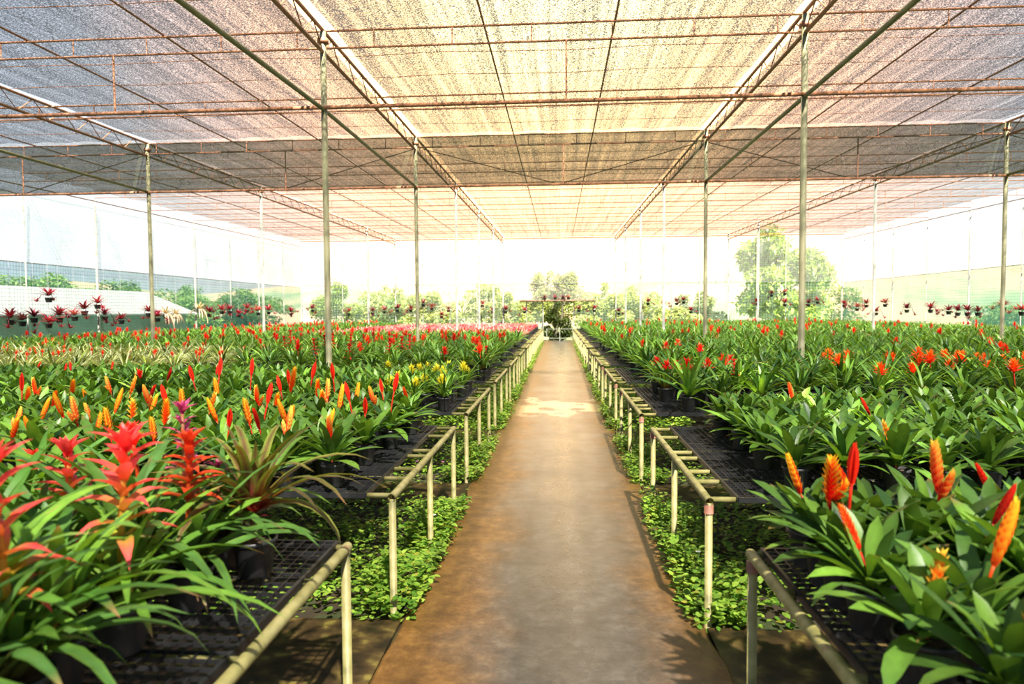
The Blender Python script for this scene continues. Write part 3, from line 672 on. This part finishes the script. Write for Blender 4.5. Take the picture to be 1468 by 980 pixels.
def girder(x, zl, zu, y0=-2, y1=YB, lab=''):
    o = empty('roof_girder', (x, 0, 0), lab, 'girder', 'lattice girders running along the roof')
    sl = .0125
    def Z(z, y): return z+(y-8.85)*sl
    for nm, z, r_ in (('lower_chord', zl, .026), ('upper_chord', zu, .024)):
        mb = MB(); mb.tube([(0, y0, Z(z, y0)), (0, y1, Z(z, y1))], r_, 8); mb.build(nm, RUST, o)
    mb = MB(); y = y0; i = 0
    while y < y1-.3:
        a, b = (zl, zu) if i % 2 else (zu, zl); mb.tube([(0, y, Z(a, y)), (0, y+.35, Z(b, y+.35))], .008, 5); y += .35; i += 1
    mb.build('lattice', RUST, o)
girder(-9, 4.98, 5.26, lab='rust-red lattice girder along the roof, outermost on the left')
girder(-3.05, 4.98, 5.26, lab='rust-red lattice girder along the roof just left of the path')
girder(3.05, 5.02, 5.28, lab='rust-red lattice girder along the roof just right of the path')
girder(9, 5.0, 5.26, lab='rust-red lattice girder along the roof, outermost on the right')
for i in range(0, 11):
    y = 6.0+2.86*(i+0)
    if y > YB+.1: break
    z = zroof(y)
    o = empty('roof_truss', (0, y, 0), f'thin double-pipe cross truss under the net roof, {ordn(i)} from the front', 'truss', 'cross trusses under the net')
    mb = MB(); mb.tube([(XL+.1, 0, z-.05), (XR-.1, 0, z-.05)], .014, 6); mb.build('upper_chord', RUST, o)
    mb = MB(); mb.tube([(XL+.1, 0, z-.27), (XR-.1, 0, z-.27)], .014, 6); x = XL+.5+.3*(i % 3)
    while x < XR: mb.tube([(x, 0, z-.27), (x, 0, z-.05)], .009, 5); x += 1.02
    mb.build('lower_chord', RUST, o)
GAPS = ['in front of', 'behind']
for i in range(10):
    for j, dy in enumerate((.95, 1.9)):
        y = 6.0+2.86*i+dy; mb = MB(); xs_ = np.linspace(XL+.1, XR-.1, 31)
        mb.tube([(x, y+.02*math.sin(x*1.7+i), zroof(y)-.03-.012*math.sin(x*2.1+i*2)) for x in xs_], .0055, 5)
        tag(mb.build('roof_wire', RUST), f'thin rusty cross wire under the net, {ordn(j)} one beyond the {ordn(i)} cross truss', 'wire', 'cross wires under the net')
for x, n_ in ((-11.6, 'between the left wall and the outer girder'), (-7.1, 'beside the outer left girder'), (-5.2, 'nearer the left girder'), (-.95, 'over the left half of the path'), (.72, 'over the right half of the path'), (5.0, 'nearer the right girder'), (6.9, 'beside the outer right girder'), (12, 'between the right wall and the outer girder')):
    mb = MB(); mb.tube([(x, -2, zroof(-2)-.03), (x, YB, zroof(YB)-.03)], .014, 6)
    tag(mb.build('roof_purlin', RUST), f'thin lengthwise roof pipe {n_}', 'pipe', 'thin lengthwise pipes under the net')
for x in (-9, -3.05, 3.05, 9):
    mb = MB(); xa = x-(.3 if x == -3.05 else 0); mb.tube([(xa, -1.5, 4.12 if x < 0 else 4.2), (x, 8.85, 4.24), (x, 14.57, 4.27)], .028, 8)
    tag(mb.build('tie_pipe', POLE), {-9: 'grey-green lengthwise tie pipe below the roof, outer left line', -3.05: 'tie pipe below the roof running between the left poles', 3.05: 'tie pipe below the roof running between the right poles', 9: 'grey-green lengthwise tie pipe below the roof, outer right line'}[x], 'pipe', 'tie pipes at pole height')
for j, y in enumerate((8.85, 14.57)):
    o = empty('cross_pipe', (0, y, 0), ('heavy level cross pipe between the front poles below the roof', 'heavy level cross pipe along the foot of the dark shade curtain')[j], 'pipe')
    mb = MB(); mb.tube([(XL, -.04, 4.26), (XR, -.04, 4.26)], .026, 8); mb.build('pipe', RUST, o)
    for x in (-12, -6, 0, 6, 12):
        mb = MB(); mb.tube([(x+.1, 0, 4.27), (x+.1, 0, zroof(y)-.28)], .013, 6); mb.build('hanger', RUST, o)
def sheet(mb, p0, du, dv, nu, nv, f=None):
    P0 = np.array(p0, float); du = np.array(du, float); dv = np.array(dv, float); V = []
    for i in range(nu+1):
        for j in range(nv+1):
            q = P0+du*i/nu+dv*j/nv
            if f is not None: q = f(q, i/nu, j/nv)
            V.append(q)
    fs = [(i*(nv+1)+j, (i+1)*(nv+1)+j, (i+1)*(nv+1)+j+1, i*(nv+1)+j+1) for i in range(nu) for j in range(nv)]
    mb.add(V, fs)
NROOF = net('roof_shade_net', (.030, .033, .040), .77, 55, .95, .65, (7, .10, 1), .5)
NROOF2 = net('brightened_roof_net', (.08, .08, .08), .60, 42, .4, .6, (7, .10, 1), .5)  # opener, paler netting stands in for brighter light and haze at the rear
mb = MB(); mb2 = MB()
for x0, x1 in ((XL, -9.1), (-8.92, -3.17), (-2.93, 2.94), (3.17, 8.93), (9.08, XR)):
    def sag(q, a, b): q[2] = zroof(q[1])+.02-.035*math.sin(math.pi*((q[1]-.28) % 2.86)/2.86)-.02*math.sin(a*40); return q
    sheet(mb, (x0, -6.5, 5.2), (x1-x0, 0, 0), (0, 21.07, 0), 12, 74, sag)
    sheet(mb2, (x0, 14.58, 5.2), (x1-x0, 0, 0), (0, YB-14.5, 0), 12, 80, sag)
c = tag(mb.build('ceiling', NROOF), kind='structure'); 
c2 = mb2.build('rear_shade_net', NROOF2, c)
NCUR = net('curtain_net', (.04, .045, .025), .78, 60, .25, .25, (.3, .3, 8), .5)
o = empty('shade_curtain', (0, 14.57, 0), 'long dark shade net hanging across the house below the roof', 'shade net')
mb = MB(); sheet(mb, (XL, 0, 4.28), (XR-XL, 0, 0), (0, 0, 1.06), 120, 6, lambda q, a, b: q+np.array([0, .05*math.sin(a*170)*b, -.02*abs(math.sin(a*20))*b])); mb.build('net', NCUR, o)
for x in (-12, -6, 0, 6, 12):
    for s in (-1, 1):
        mb = MB(); mb.tube([(x, .05, 4.28), (x+s*2.9, .05, 5.08)], .010, 6); mb.build('brace', RUST, o)
# ------------------------------------------------------------------ net walls
NW = net('white_wall_net', (.78, .80, .82), .58, 30, .30, .22, (1.2, 1.2, .5), .5, grid=.12, gsc=3.1)
NWB = net('thin_white_net', (.80, .82, .80), .20, 30, .12, .10, (1, 1, .5), .5, grid=.12, gsc=3.1)
NG = net('green_wall_net', (.10, .24, .19), .52, 40, .20, .15, (1, 1, .4), .5, grid=.16, gsc=3.1)
NGB = net('pale_green_net', (.45, .60, .45), .20, 40, .10, .08, (1, 1, .4), .5, grid=.25, gsc=2.2)
def fold(ax):
    def f(q, a, b):
        q[ax] += .05*math.sin(a*95)*b+.03*math.sin(a*37+1)*b; return q
    return f
for nm, x in (('wall_left', XL), ('wall_right', XR)):
    mb = MB(); sheet(mb, (x, -6, 3.0), (0, YB+5.9, 0), (0, 0, 1.75), 160, 6, lambda q, a, b: (q.__setitem__(2, q[2]+b*(.0125*(q[1]-8.85))), fold(0)(q, a, 1-b))[1])
    w = tag(mb.build(nm, NW), kind='structure')
    mb = MB(); sheet(mb, (x, -6, .0), (0, YB+5.9, 0), (0, 0, 3.0), 100, 4); mb.build('lower_net', NG, w)
    for nm2, zz in (('top_rail', 4.98), ('middle_rail', 3.0)):
        mb = MB(); mb.tube([(x+(.05 if x < 0 else -.05), -2, zz-(.13 if zz > 4 else 0)), (x+(.05 if x < 0 else -.05), YB, zz+(.3 if zz > 4 else 0))], .018 if zz > 4 else .012, 6); mb.build(nm2, RUST if zz > 4 else WIRE, w)
mb = MB(); GX = (-.88, .80)
for a, b in ((XL, GX[0]-.9), (GX[0]-.9, GX[1]+1.1), (GX[1]+1.1, XR)): sheet(mb, (a, YB, 3.1 if not a == GX[0]-.9 else 2.2), (b-a, 0, 0), (0, 0, 2.45 if not a == GX[0]-.9 else 3.35), 40, 5, fold(1))
w = tag(mb.build('wall_back', NWB), kind='structure')
mb = MB()
for a, b in ((XL, GX[0]-.9), (GX[1]+1.1, XR)): sheet(mb, (a, YB, 0), (b-a, 0, 0), (0, 0, 3.1), 40, 5)
for a, b in ((GX[0]-.9, GX[0]), (GX[1], GX[1]+1.1)): sheet(mb, (a, YB, 0), (b-a, 0, 0), (0, 0, 2.12), 6, 5)
mb.build('lower_net', NGB, w)
mb = MB(); mb.tube([(XL, YB-.05, 3.1), (XR, YB-.05, 3.1)], .016, 6); mb.build('middle_rail', WIRE, w)
mb = MB(); mb.tube([(XL, YB-.05, zroof(YB)-.1), (XR, YB-.05, zroof(YB)-.1)], .03, 6); mb.build('top_rail', RUST, w)
for i, x in enumerate((-12, -10.5, -7.5, -6, -4.5, 4.5, 6, 7.5, 10.5, 12)):
    mb = MB(); mb.tube([(x, YB-.12, 0), (x, YB-.12, zroof(YB)-.1)], .022, 6)
    tag(mb.build('wall_post', WPOLE), f'thin grey post in the rear net wall, {ordn(i)} from the left corner', 'post', 'thin posts of the rear net wall')
for sx, x in (('left', XL+.14), ('right', XR-.14)):
    for i, y in enumerate((17.43, 23.15, 28.87, 34.6)):
        mb = MB(); mb.tube([(x, y, -.05), (x, y, zroof(y)-.4)], .018, 6)
        tag(mb.build('wall_post', WPOLE), f'thin grey post in the {sx} net wall, {ordn(i)} bay from the front', 'post', 'thin posts of the side net walls')
# gate
o = empty('gate_frame', (0, YB-.1, 0), 'pale pipe door frame with wooden header at the end of the path', 'gate')
for x in (GX[0]-.9, GX[0], GX[1], GX[1]+1.1):
    mb = MB(); mb.tube([(x, 0, 0), (x, 0, 2.15)], .028, 8); mb.build('post', WPOLE, o)
mb = MB(); mb.box((GX[0]-1.25, -.25, 2.12), (GX[1]+1.15, .04, 2.20)); mb.build('header', paint('header_wood', [(.3, (.30, .18, .10)), (.7, (.5, .36, .22))], 6, .7), o)
o = empty('low_gate', (0, YB-.25, 0), 'low white pipe gate closing the path end', 'gate')
for a, b in (((-.68, 0, .62), (.72, 0, .62)), ((-.68, 0, .12), (.72, 0, .12))):
    mb = MB(); mb.tube([a, b], .02, 8); mb.build('rail', WPOLE, o)
for x in (-.68, .02, .72):
    mb = MB(); mb.tube([(x, 0, .0), (x, 0, .62)], .018, 8); mb.build('post', WPOLE, o)
# ------------------------------------------------------------------ hanging pots
HN = []
for i in range(6):
    cc = [((.33, .02, .05), (.14, .012, .03)), ((.42, .03, .06), (.20, .02, .04)), ((.28, .02, .05), (.10, .01, .02)), ((.5, .10, .10), (.26, .05, .06))][i % 4]
    mb = neo_leaves(400+i, ns=4, n=20, z=.12, sc=1.15, inner=cc[0], outer=cc[1]); r = random.Random(i)
    for q in range(r.randint(2, 4)):          # offsets on runners around the pot
        m2 = neo_leaves(450+i*5+q, ns=3, n=11, z=0, sc=.62, inner=cc[0], outer=cc[1]); a = r.uniform(0, 6.28); d = r.uniform(.16, .26); zz = r.uniform(-.12, .16)
        V, Fq, C = m2.arrays(); mb.add(V+np.array([d*math.cos(a), d*math.sin(a), zz]), Fq, C)
        mb.tube([(0, 0, .12), (d*.6*math.cos(a), d*.6*math.sin(a), .14), (d*math.cos(a), d*math.sin(a), zz)], .006, 4, C=cc[1])
    HN.append(mb.mesh('foliage', LEAF))
DRY = []
for i in range(2):
    mb = neo_leaves(480+i, ns=4, n=16, z=.1, sc=1.1, inner=(.55, .45, .30), outer=(.45, .32, .20)); r = random.Random(i+9)
    for q in range(12):
        a = r.uniform(0, 6.28); L_ = r.uniform(.25, .55); strip(mb, (.05*math.cos(a), .05*math.sin(a), .1), a, R(10), R(-85), L_, .035, p_strap, 5, .2, .5, const(mix((.62, .48, .34), (.45, .28, .18), r.random())))
    DRY.append(mb.mesh('foliage', LEAF))
HPOT = pot_mesh(.10, .07, .13).mesh('pot', POTM)
hang = {'left': [(15,459),(32,461),(70,427),(49,456),(70,464),(85,456),(107,454),(121,446),(140,437),(150,454),(174,459),(213,449),(226,456),(238,451,1),(252,451,1),(286,444,1),(300,450),(318,446),(329,446),(342,451),(354,444),(370,448),(385,447),(417,449)],
        'rear': [(448,444),(500,449),(534,448),(551,446),(570,444),(589,444),(607,436),(619,441),(633,453),(643,444),(692,437),(706,446),(725,446),(752,446),(830,444),(852,444),(887,448),(929,434),(951,439),(970,434),(980,432),(990,446),(1085,434),(1106,422),(1125,420),(1125,436),(1150,425),(1159,436),(1172,432)],
        'right': [(1210,437),(1229,442),(1242,437),(1256,448),(1269,436),(1300,444),(1334,444),(1360,446),(1373,448),(1387,448),(1402,448),(1438,441),(1465,447)]}
for wl, lst in hang.items():
    for i, q in enumerate(lst):
        if wl == 'left': w = at(q[0], q[1], x=XL+.3+random.uniform(0, .25))
        elif wl == 'right': w = at(q[0], q[1], x=XR-.3-random.uniform(0, .25))
        else: w = at(q[0], q[1], y=YB-.35-random.uniform(0, .2))
        dry = len(q) > 2
        o = empty('hanging_bromeliad', (w[0], w[1], w[2]-.12), f'{"withered straw-coloured" if dry else "dark red"} bromeliad hanging in black pot by the {wl} net wall, {ordn(i)} along it', 'hanging plant', f'hanging pots by the {wl} net wall', random.uniform(0, 6.28))
        link('pot', HPOT, o); f = link('foliage', DRY[i % 2] if dry else HN[random.randrange(6)], o); k = random.uniform(1.3, 1.75); f.scale = (k, k, k)
        mb = MB(); zt = (3.0 if wl != 'rear' else 3.1)-(w[2]-.12)
        mb.tube([(0, 0, .45), (0, 0, zt)], .003, 4)
        for a in (0, 2.09, 4.19): mb.tube([(.1*math.cos(a), .1*math.sin(a), .12), (0, 0, .46)], .002, 4)
        mb.build('hanging_wire', WIRE, o)
for i, u in enumerate((781, 796, 807, 815)):
    w = at(u, 429, y=YB-.1)
    o = empty('potted_header_bromeliad', (w[0], YB-.22, 2.201), f'red bromeliad pot standing on the door header, {ordn(i)} from the left', 'potted plant', 'pots on the door header'); link('pot', HPOT, o); f = link('foliage', HN[i], o)
# ------------------------------------------------------------------ outside
GRASS = paint('outside_grass', [(.3, (.09, .15, .03)), (.5, (.17, .22, .07)), (.7, (.30, .27, .13))], .35, .9, detail=8)
mb = MB(); n_ = 40; sheet(mb, (-160, -12, -.14), (320, 0, 0), (0, 250, 0), 40, 40); tag(mb.build('ground', GRASS), kind='structure')
HILL = paint('hillside', [(.25, (.07, .11, .06)), (.42, (.11, .15, .08)), (.50, (.22, .19, .12)), (.60, (.34, .20, .13)), (.75, (.11, .15, .07))], .045, .95, detail=10)
def hills(pts, y0, y1, name='hills'):
    """rolling ridge: heights given along x, rising from y0 to y1"""
    xs = np.array([p[0] for p in pts], float); hs = np.array([p[1] for p in pts], float); mb = MB()
    def f(q, a, b):
        h = np.interp(q[0], xs, hs); prof = math.sin(min(1, b*1.25)*math.pi/2)**1.3
        q[2] = -.3+h*prof+1.2*math.sin(q[0]*.11+q[1]*.05)*prof+.6*math.sin(q[0]*.31-q[1]*.2)*prof; return q
    sheet(mb, (xs[0], y0, 0), (xs[-1]-xs[0], 0, 0), (0, y1-y0, 0), 120, 24, f); tag(mb.build(name, HILL), kind='structure')
hills([(-260, 8), (-160, 9), (-90, 7), (-30, 6), (0, 9), (30, 12), (70, 15), (110, 17), (160, 19), (300, 20)], 75, 165)
mb = MB()
def fr(q, a, b): q[2] = -.2+9*b**1.2+.5*math.sin(q[1]*.2); return q
sheet(mb, (34, -5, 0), (0, 100, 0), (70, 0, 0), 60, 20, fr); tag(mb.build('hill_right', HILL), kind='structure')
def foliage(n, blobs, L0, cols, seed, droop=.5):
    r = np.random.RandomState(seed); B = np.array(blobs, float)      # x,y,z,rx,ry,rz
    idx = r.choice(len(B), n, p=(B[:, 3]*B[:, 4]*B[:, 5])/(B[:, 3]*B[:, 4]*B[:, 5]).sum()); b = B[idx]
    d = r.normal(size=(n, 3)); d /= np.linalg.norm(d, axis=1, keepdims=True); rad = r.uniform(.55, 1.0, n)[:, None]
    base = b[:, :3]+d*rad*b[:, 3:6]; az = r.uniform(0, 6.28, n); tl = r.uniform(-1.2, .5, n)*droop-.2; L_ = L0*r.uniform(.6, 1.3, n)
    dr = np.stack([np.cos(az)*np.cos(tl), np.sin(az)*np.cos(tl), np.sin(tl)], 1); sd = np.stack([-np.sin(az), np.cos(az), r.uniform(-.6, .6, n)], 1)
    w = L_*.22; V = np.stack([base, base+dr*(L_*.45)[:, None]+sd*w[:, None], base+dr*L_[:, None], base+dr*(L_*.45)[:, None]-sd*w[:, None]], 1)
    Fq = (np.arange(n)*4)[:, None]+np.array([0, 1, 2, 3])[None]
    f = r.rand(n)[:, None]; C = np.array(cols[0])*(1-f)+np.array(cols[1])*f
    return V.reshape(-1, 3), Fq, np.repeat(C, 4, 0)
BARK = paint('bark', [(.3, (.10, .08, .05)), (.7, (.26, .22, .15))], 8, .9)
def tree(name, x, y, h, wx, n, L0, cols, label, seed, trunks=1, zlo=.25, droop=.5, group='trees beyond the net'):
    r = random.Random(seed); o = empty(name, (x, y, -.14), label, 'tree' if 'tree' in name or 'bamboo' in name else 'bush', group)
    bl = []
    for i in range(14):
        f = r.uniform(zlo, .88); k = math.sin(math.pi*min(1, f*.8+.22)); bl.append((r.uniform(-1, 1)*wx*.62*k, r.uniform(-1, 1)*wx*.4, h*f, wx*.36*k, wx*.34, h*.14))
    V, Fq, C = foliage(n, bl, L0, cols, seed, droop)
    link('crown', mkmesh('crown', V, Fq, C, LEAF), o)
    mb = MB()
    for t in range(trunks):
        a = r.uniform(-1, 1)*wx*.4*(trunks > 1); mb.tube([(a*.3, 0, 0), (a*.6, r.uniform(-.2, .2), h*.4), (a, r.uniform(-.3, .3), h*.82)], [.05+.02*h/trunks, .04, .015], 6)
    mb.build('trunk', BARK, o)
LG = ((.08, .16, .02), (.34, .44, .08)); MG = ((.05, .12, .03), (.18, .27, .07)); DG = ((.03, .06, .012), (.16, .20, .04)); YG = ((.14, .19, .04), (.36, .38, .12))
tree('bamboo', 14.6, 47, 7.8, 4.4, 15000, .42, LG, 'tall feathery yellow-green bamboo beyond the right rear corner', 1, 7, .12, 1.0)
tree('tree', -15.0, 45, 3.9, 2.4, 6000, .25, LG, 'rounded light green tree beyond the left rear corner', 2)
tree('tree', -11.6, 47, 3.0, 1.6, 3000, .25, MG, 'small green tree right of the rounded one beyond the rear net', 3)
tree('bush', 0.6, 47, 4.7, 2.6, 6000, .25, YG, 'pale yellow-green bushy tree rising above the gate', 4)
tree('bush', -3.6, 45, 3.1, 2.2, 4000, .25, YG, 'pale bush left of the gate beyond the rear net', 5)
tree('bush', 4.8, 50, 3.3, 2.6, 4000, .28, YG, 'pale bush right of the gate beyond the rear net', 6)
tree('bush', 8.2, 46, 2.4, 1.8, 3000, .25, YG, 'low pale bush before the bamboo beyond the rear net', 7)
tree('bamboo', -.1, 39.6, 2.6, 1.0, 5000, .16, DG, 'dark green bamboo clump filling the doorway behind the low gate', 8, 9, .05, .9)
for i in range(13):
    y = 22+i*3.3; tree('bush', -27+random.uniform(-1.5, 1), y, random.choice((3.6, 4.0, 4.4, 5.4 if i in (2, 7) else 4.0)), 3.4, 5200, .28, MG, f'green bush beyond the left net wall, {ordn(i)} from the shed', 20+i)
for i in range(6):
    y = 22+i*5; tree('bush', 27+random.uniform(-1, 2), y, random.uniform(1.8, 2.6), 2.2, 2000, .28, MG, f'olive bush beyond the right net wall, {ordn(i)} from the front', 40+i)
for i, (x, y, h, wx) in enumerate(((-8.6, 44, 2.7, 2.2), (-5.6, 49, 3.3, 2.4), (-1.2, 50, 3.9, 2.4), (2.6, 44, 3.0, 1.8), (6.3, 52, 3.2, 2.4), (9.8, 50, 2.6, 2.2), (-13.5, 52, 3.2, 2.8), (19.5, 52, 3.6, 2.6))):
    tree('bush', x, y, h*1.22, wx*1.35, 6500, .28, YG, f'hazy yellow-green bush filling in beyond the rear net, {ordn(i)} of them', 60+i, group='bushes beyond the rear net')
# dry palm by the rear wall
o = empty('dry_palm', (-6.2, 43, -.14), 'half-dead palm with long bare arching fronds beyond the rear net', 'tree')
mb = MB(); mb.tube([(0, 0, 0), (.1, 0, 1.4)], [.22, .15], 8); mb.build('trunk', BARK, o)
for i in range(11):
    mb = MB(); a = i*2*math.pi/11+.3; L_ = random.uniform(2.6, 4.6); e0 = R(random.uniform(30, 75))
    t = np.linspace(0, 1, 9); e = e0-R(70)*t; st = np.cumsum(np.cos(e))*L_/9; sz = np.cumsum(np.sin(e))*L_/9
    Pp = np.stack([.1+st*math.cos(a), st*math.sin(a), 1.4+sz], 1); mb.tube(Pp, np.linspace(.03, .008, 9), 5, C=(.45, .40, .22))
    for j in range(2, 9):
        for s in (-1, 1):
            strip(mb, Pp[j], a+s*1.1, R(-20), R(-70), .38, .035, p_strap, 3, .2, 1, const((.45, .42, .20)))
    mb.build('frond', LEAF, o)
# shed beyond the left wall
o = empty('shed', (-20.0, 24, -.14), 'low grey shed with a pale sloping sheet roof beyond the left net wall', 'building')
SH = paint('shed_wall', [(.3, (.16, .16, .16)), (.7, (.22, .22, .21))], 3, .8); SR = paint('sheet_roof', [(.3, (.20, .20, .20)), (.7, (.28, .28, .28))], 3, .6, sc=(1, 6, 1))
mb = MB(); mb.box((-2.2, -7.5, 0), (2.2, 7.5, 1.75)); mb.build('wall', SH, o, smooth=False)
mb = MB(); V = [(-2.6, -7.9, 1.70), (0, -7.9, 2.75), (2.6, -7.9, 1.70), (-2.6, 7.9, 1.70), (0, 7.9, 2.75), (2.6, 7.9, 1.70)]
V = V+[(a, b, c+.05) for a, b, c in V]; mb.add(V, [(0, 3, 4, 1), (1, 4, 5, 2), (6, 7, 10, 9), (7, 8, 11, 10), (0, 1, 7, 6), (1, 2, 8, 7), (3, 9, 10, 4), (4, 10, 11, 5), (0, 6, 9, 3), (2, 5, 11, 8)]); mb.build('roof', SR, o, smooth=False)
# ------------------------------------------------------------------ light
w = bpy.data.worlds.new('world'); scene.world = w; w.use_nodes = True; nt = w.node_tree; nt.nodes.clear()
def N(t, **k):
    n = nt.nodes.new(t)
    for a, b in k.items(): setattr(n, a, b)
    return n
L = nt.links.new
tc = N('ShaderNodeTexCoord'); nv = N('ShaderNodeVectorMath', operation='NORMALIZE'); L(tc.outputs['Generated'], nv.inputs[0])
sp = N('ShaderNodeSeparateXYZ'); L(nv.outputs[0], sp.inputs[0])
r = N('ShaderNodeValToRGB'); e = r.color_ramp.elements; e.new(.3); e.new(.5)
for q_, (p_, c_) in enumerate([(0, (1.3, 1.2, 1.08)), (.15, (1.25, 1.17, 1.07)), (.30, (.95, .96, .97)), (.55, (.62, .72, .88))]): e[q_].position = p_; e[q_].color = (*c_, 1)
L(sp.outputs['Z'], r.inputs[0])
gd = ray(800, -60); gd = gd/np.linalg.norm(gd)       # warm glow added to the sky, imitating lens flare over the roof
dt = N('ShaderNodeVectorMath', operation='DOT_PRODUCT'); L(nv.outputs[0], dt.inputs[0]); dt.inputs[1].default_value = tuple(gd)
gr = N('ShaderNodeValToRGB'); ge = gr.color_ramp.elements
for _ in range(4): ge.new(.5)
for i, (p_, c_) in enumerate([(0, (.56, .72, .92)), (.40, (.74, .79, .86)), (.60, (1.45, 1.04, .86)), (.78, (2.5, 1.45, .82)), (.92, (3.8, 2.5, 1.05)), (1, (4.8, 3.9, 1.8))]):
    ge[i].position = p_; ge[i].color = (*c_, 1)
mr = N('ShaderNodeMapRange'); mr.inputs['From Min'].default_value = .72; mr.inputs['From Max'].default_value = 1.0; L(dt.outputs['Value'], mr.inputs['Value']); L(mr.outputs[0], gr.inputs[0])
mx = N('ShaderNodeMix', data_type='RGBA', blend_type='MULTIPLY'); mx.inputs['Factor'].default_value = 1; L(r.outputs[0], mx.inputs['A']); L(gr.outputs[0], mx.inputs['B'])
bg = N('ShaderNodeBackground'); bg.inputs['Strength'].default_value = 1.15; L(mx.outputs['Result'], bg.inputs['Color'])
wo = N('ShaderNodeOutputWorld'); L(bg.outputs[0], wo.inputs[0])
sd = bpy.data.lights.new('sun', 'SUN'); sd.energy = 27.0; sd.angle = R(1.2); sd.color = (1, .95, .84)
so = bpy.data.objects.new('sun', sd); COL.objects.link(so); so.rotation_euler = Vector((.17, -.45, .63)).to_track_quat('Z', 'Y').to_euler()
scene.view_settings.view_transform = 'Standard'; scene.view_settings.look = 'None'; scene.view_settings.gamma = 1; scene.view_settings.exposure = .3
scene.view_settings.use_curve_mapping = False
cy = scene.cycles
cy.max_bounces = 6; cy.diffuse_bounces = 3; cy.glossy_bounces = 2; cy.transmission_bounces = 4; cy.transparent_max_bounces = 12
cy.sample_clamp_indirect = 6; cy.caustics_reflective = False; cy.caustics_refractive = False
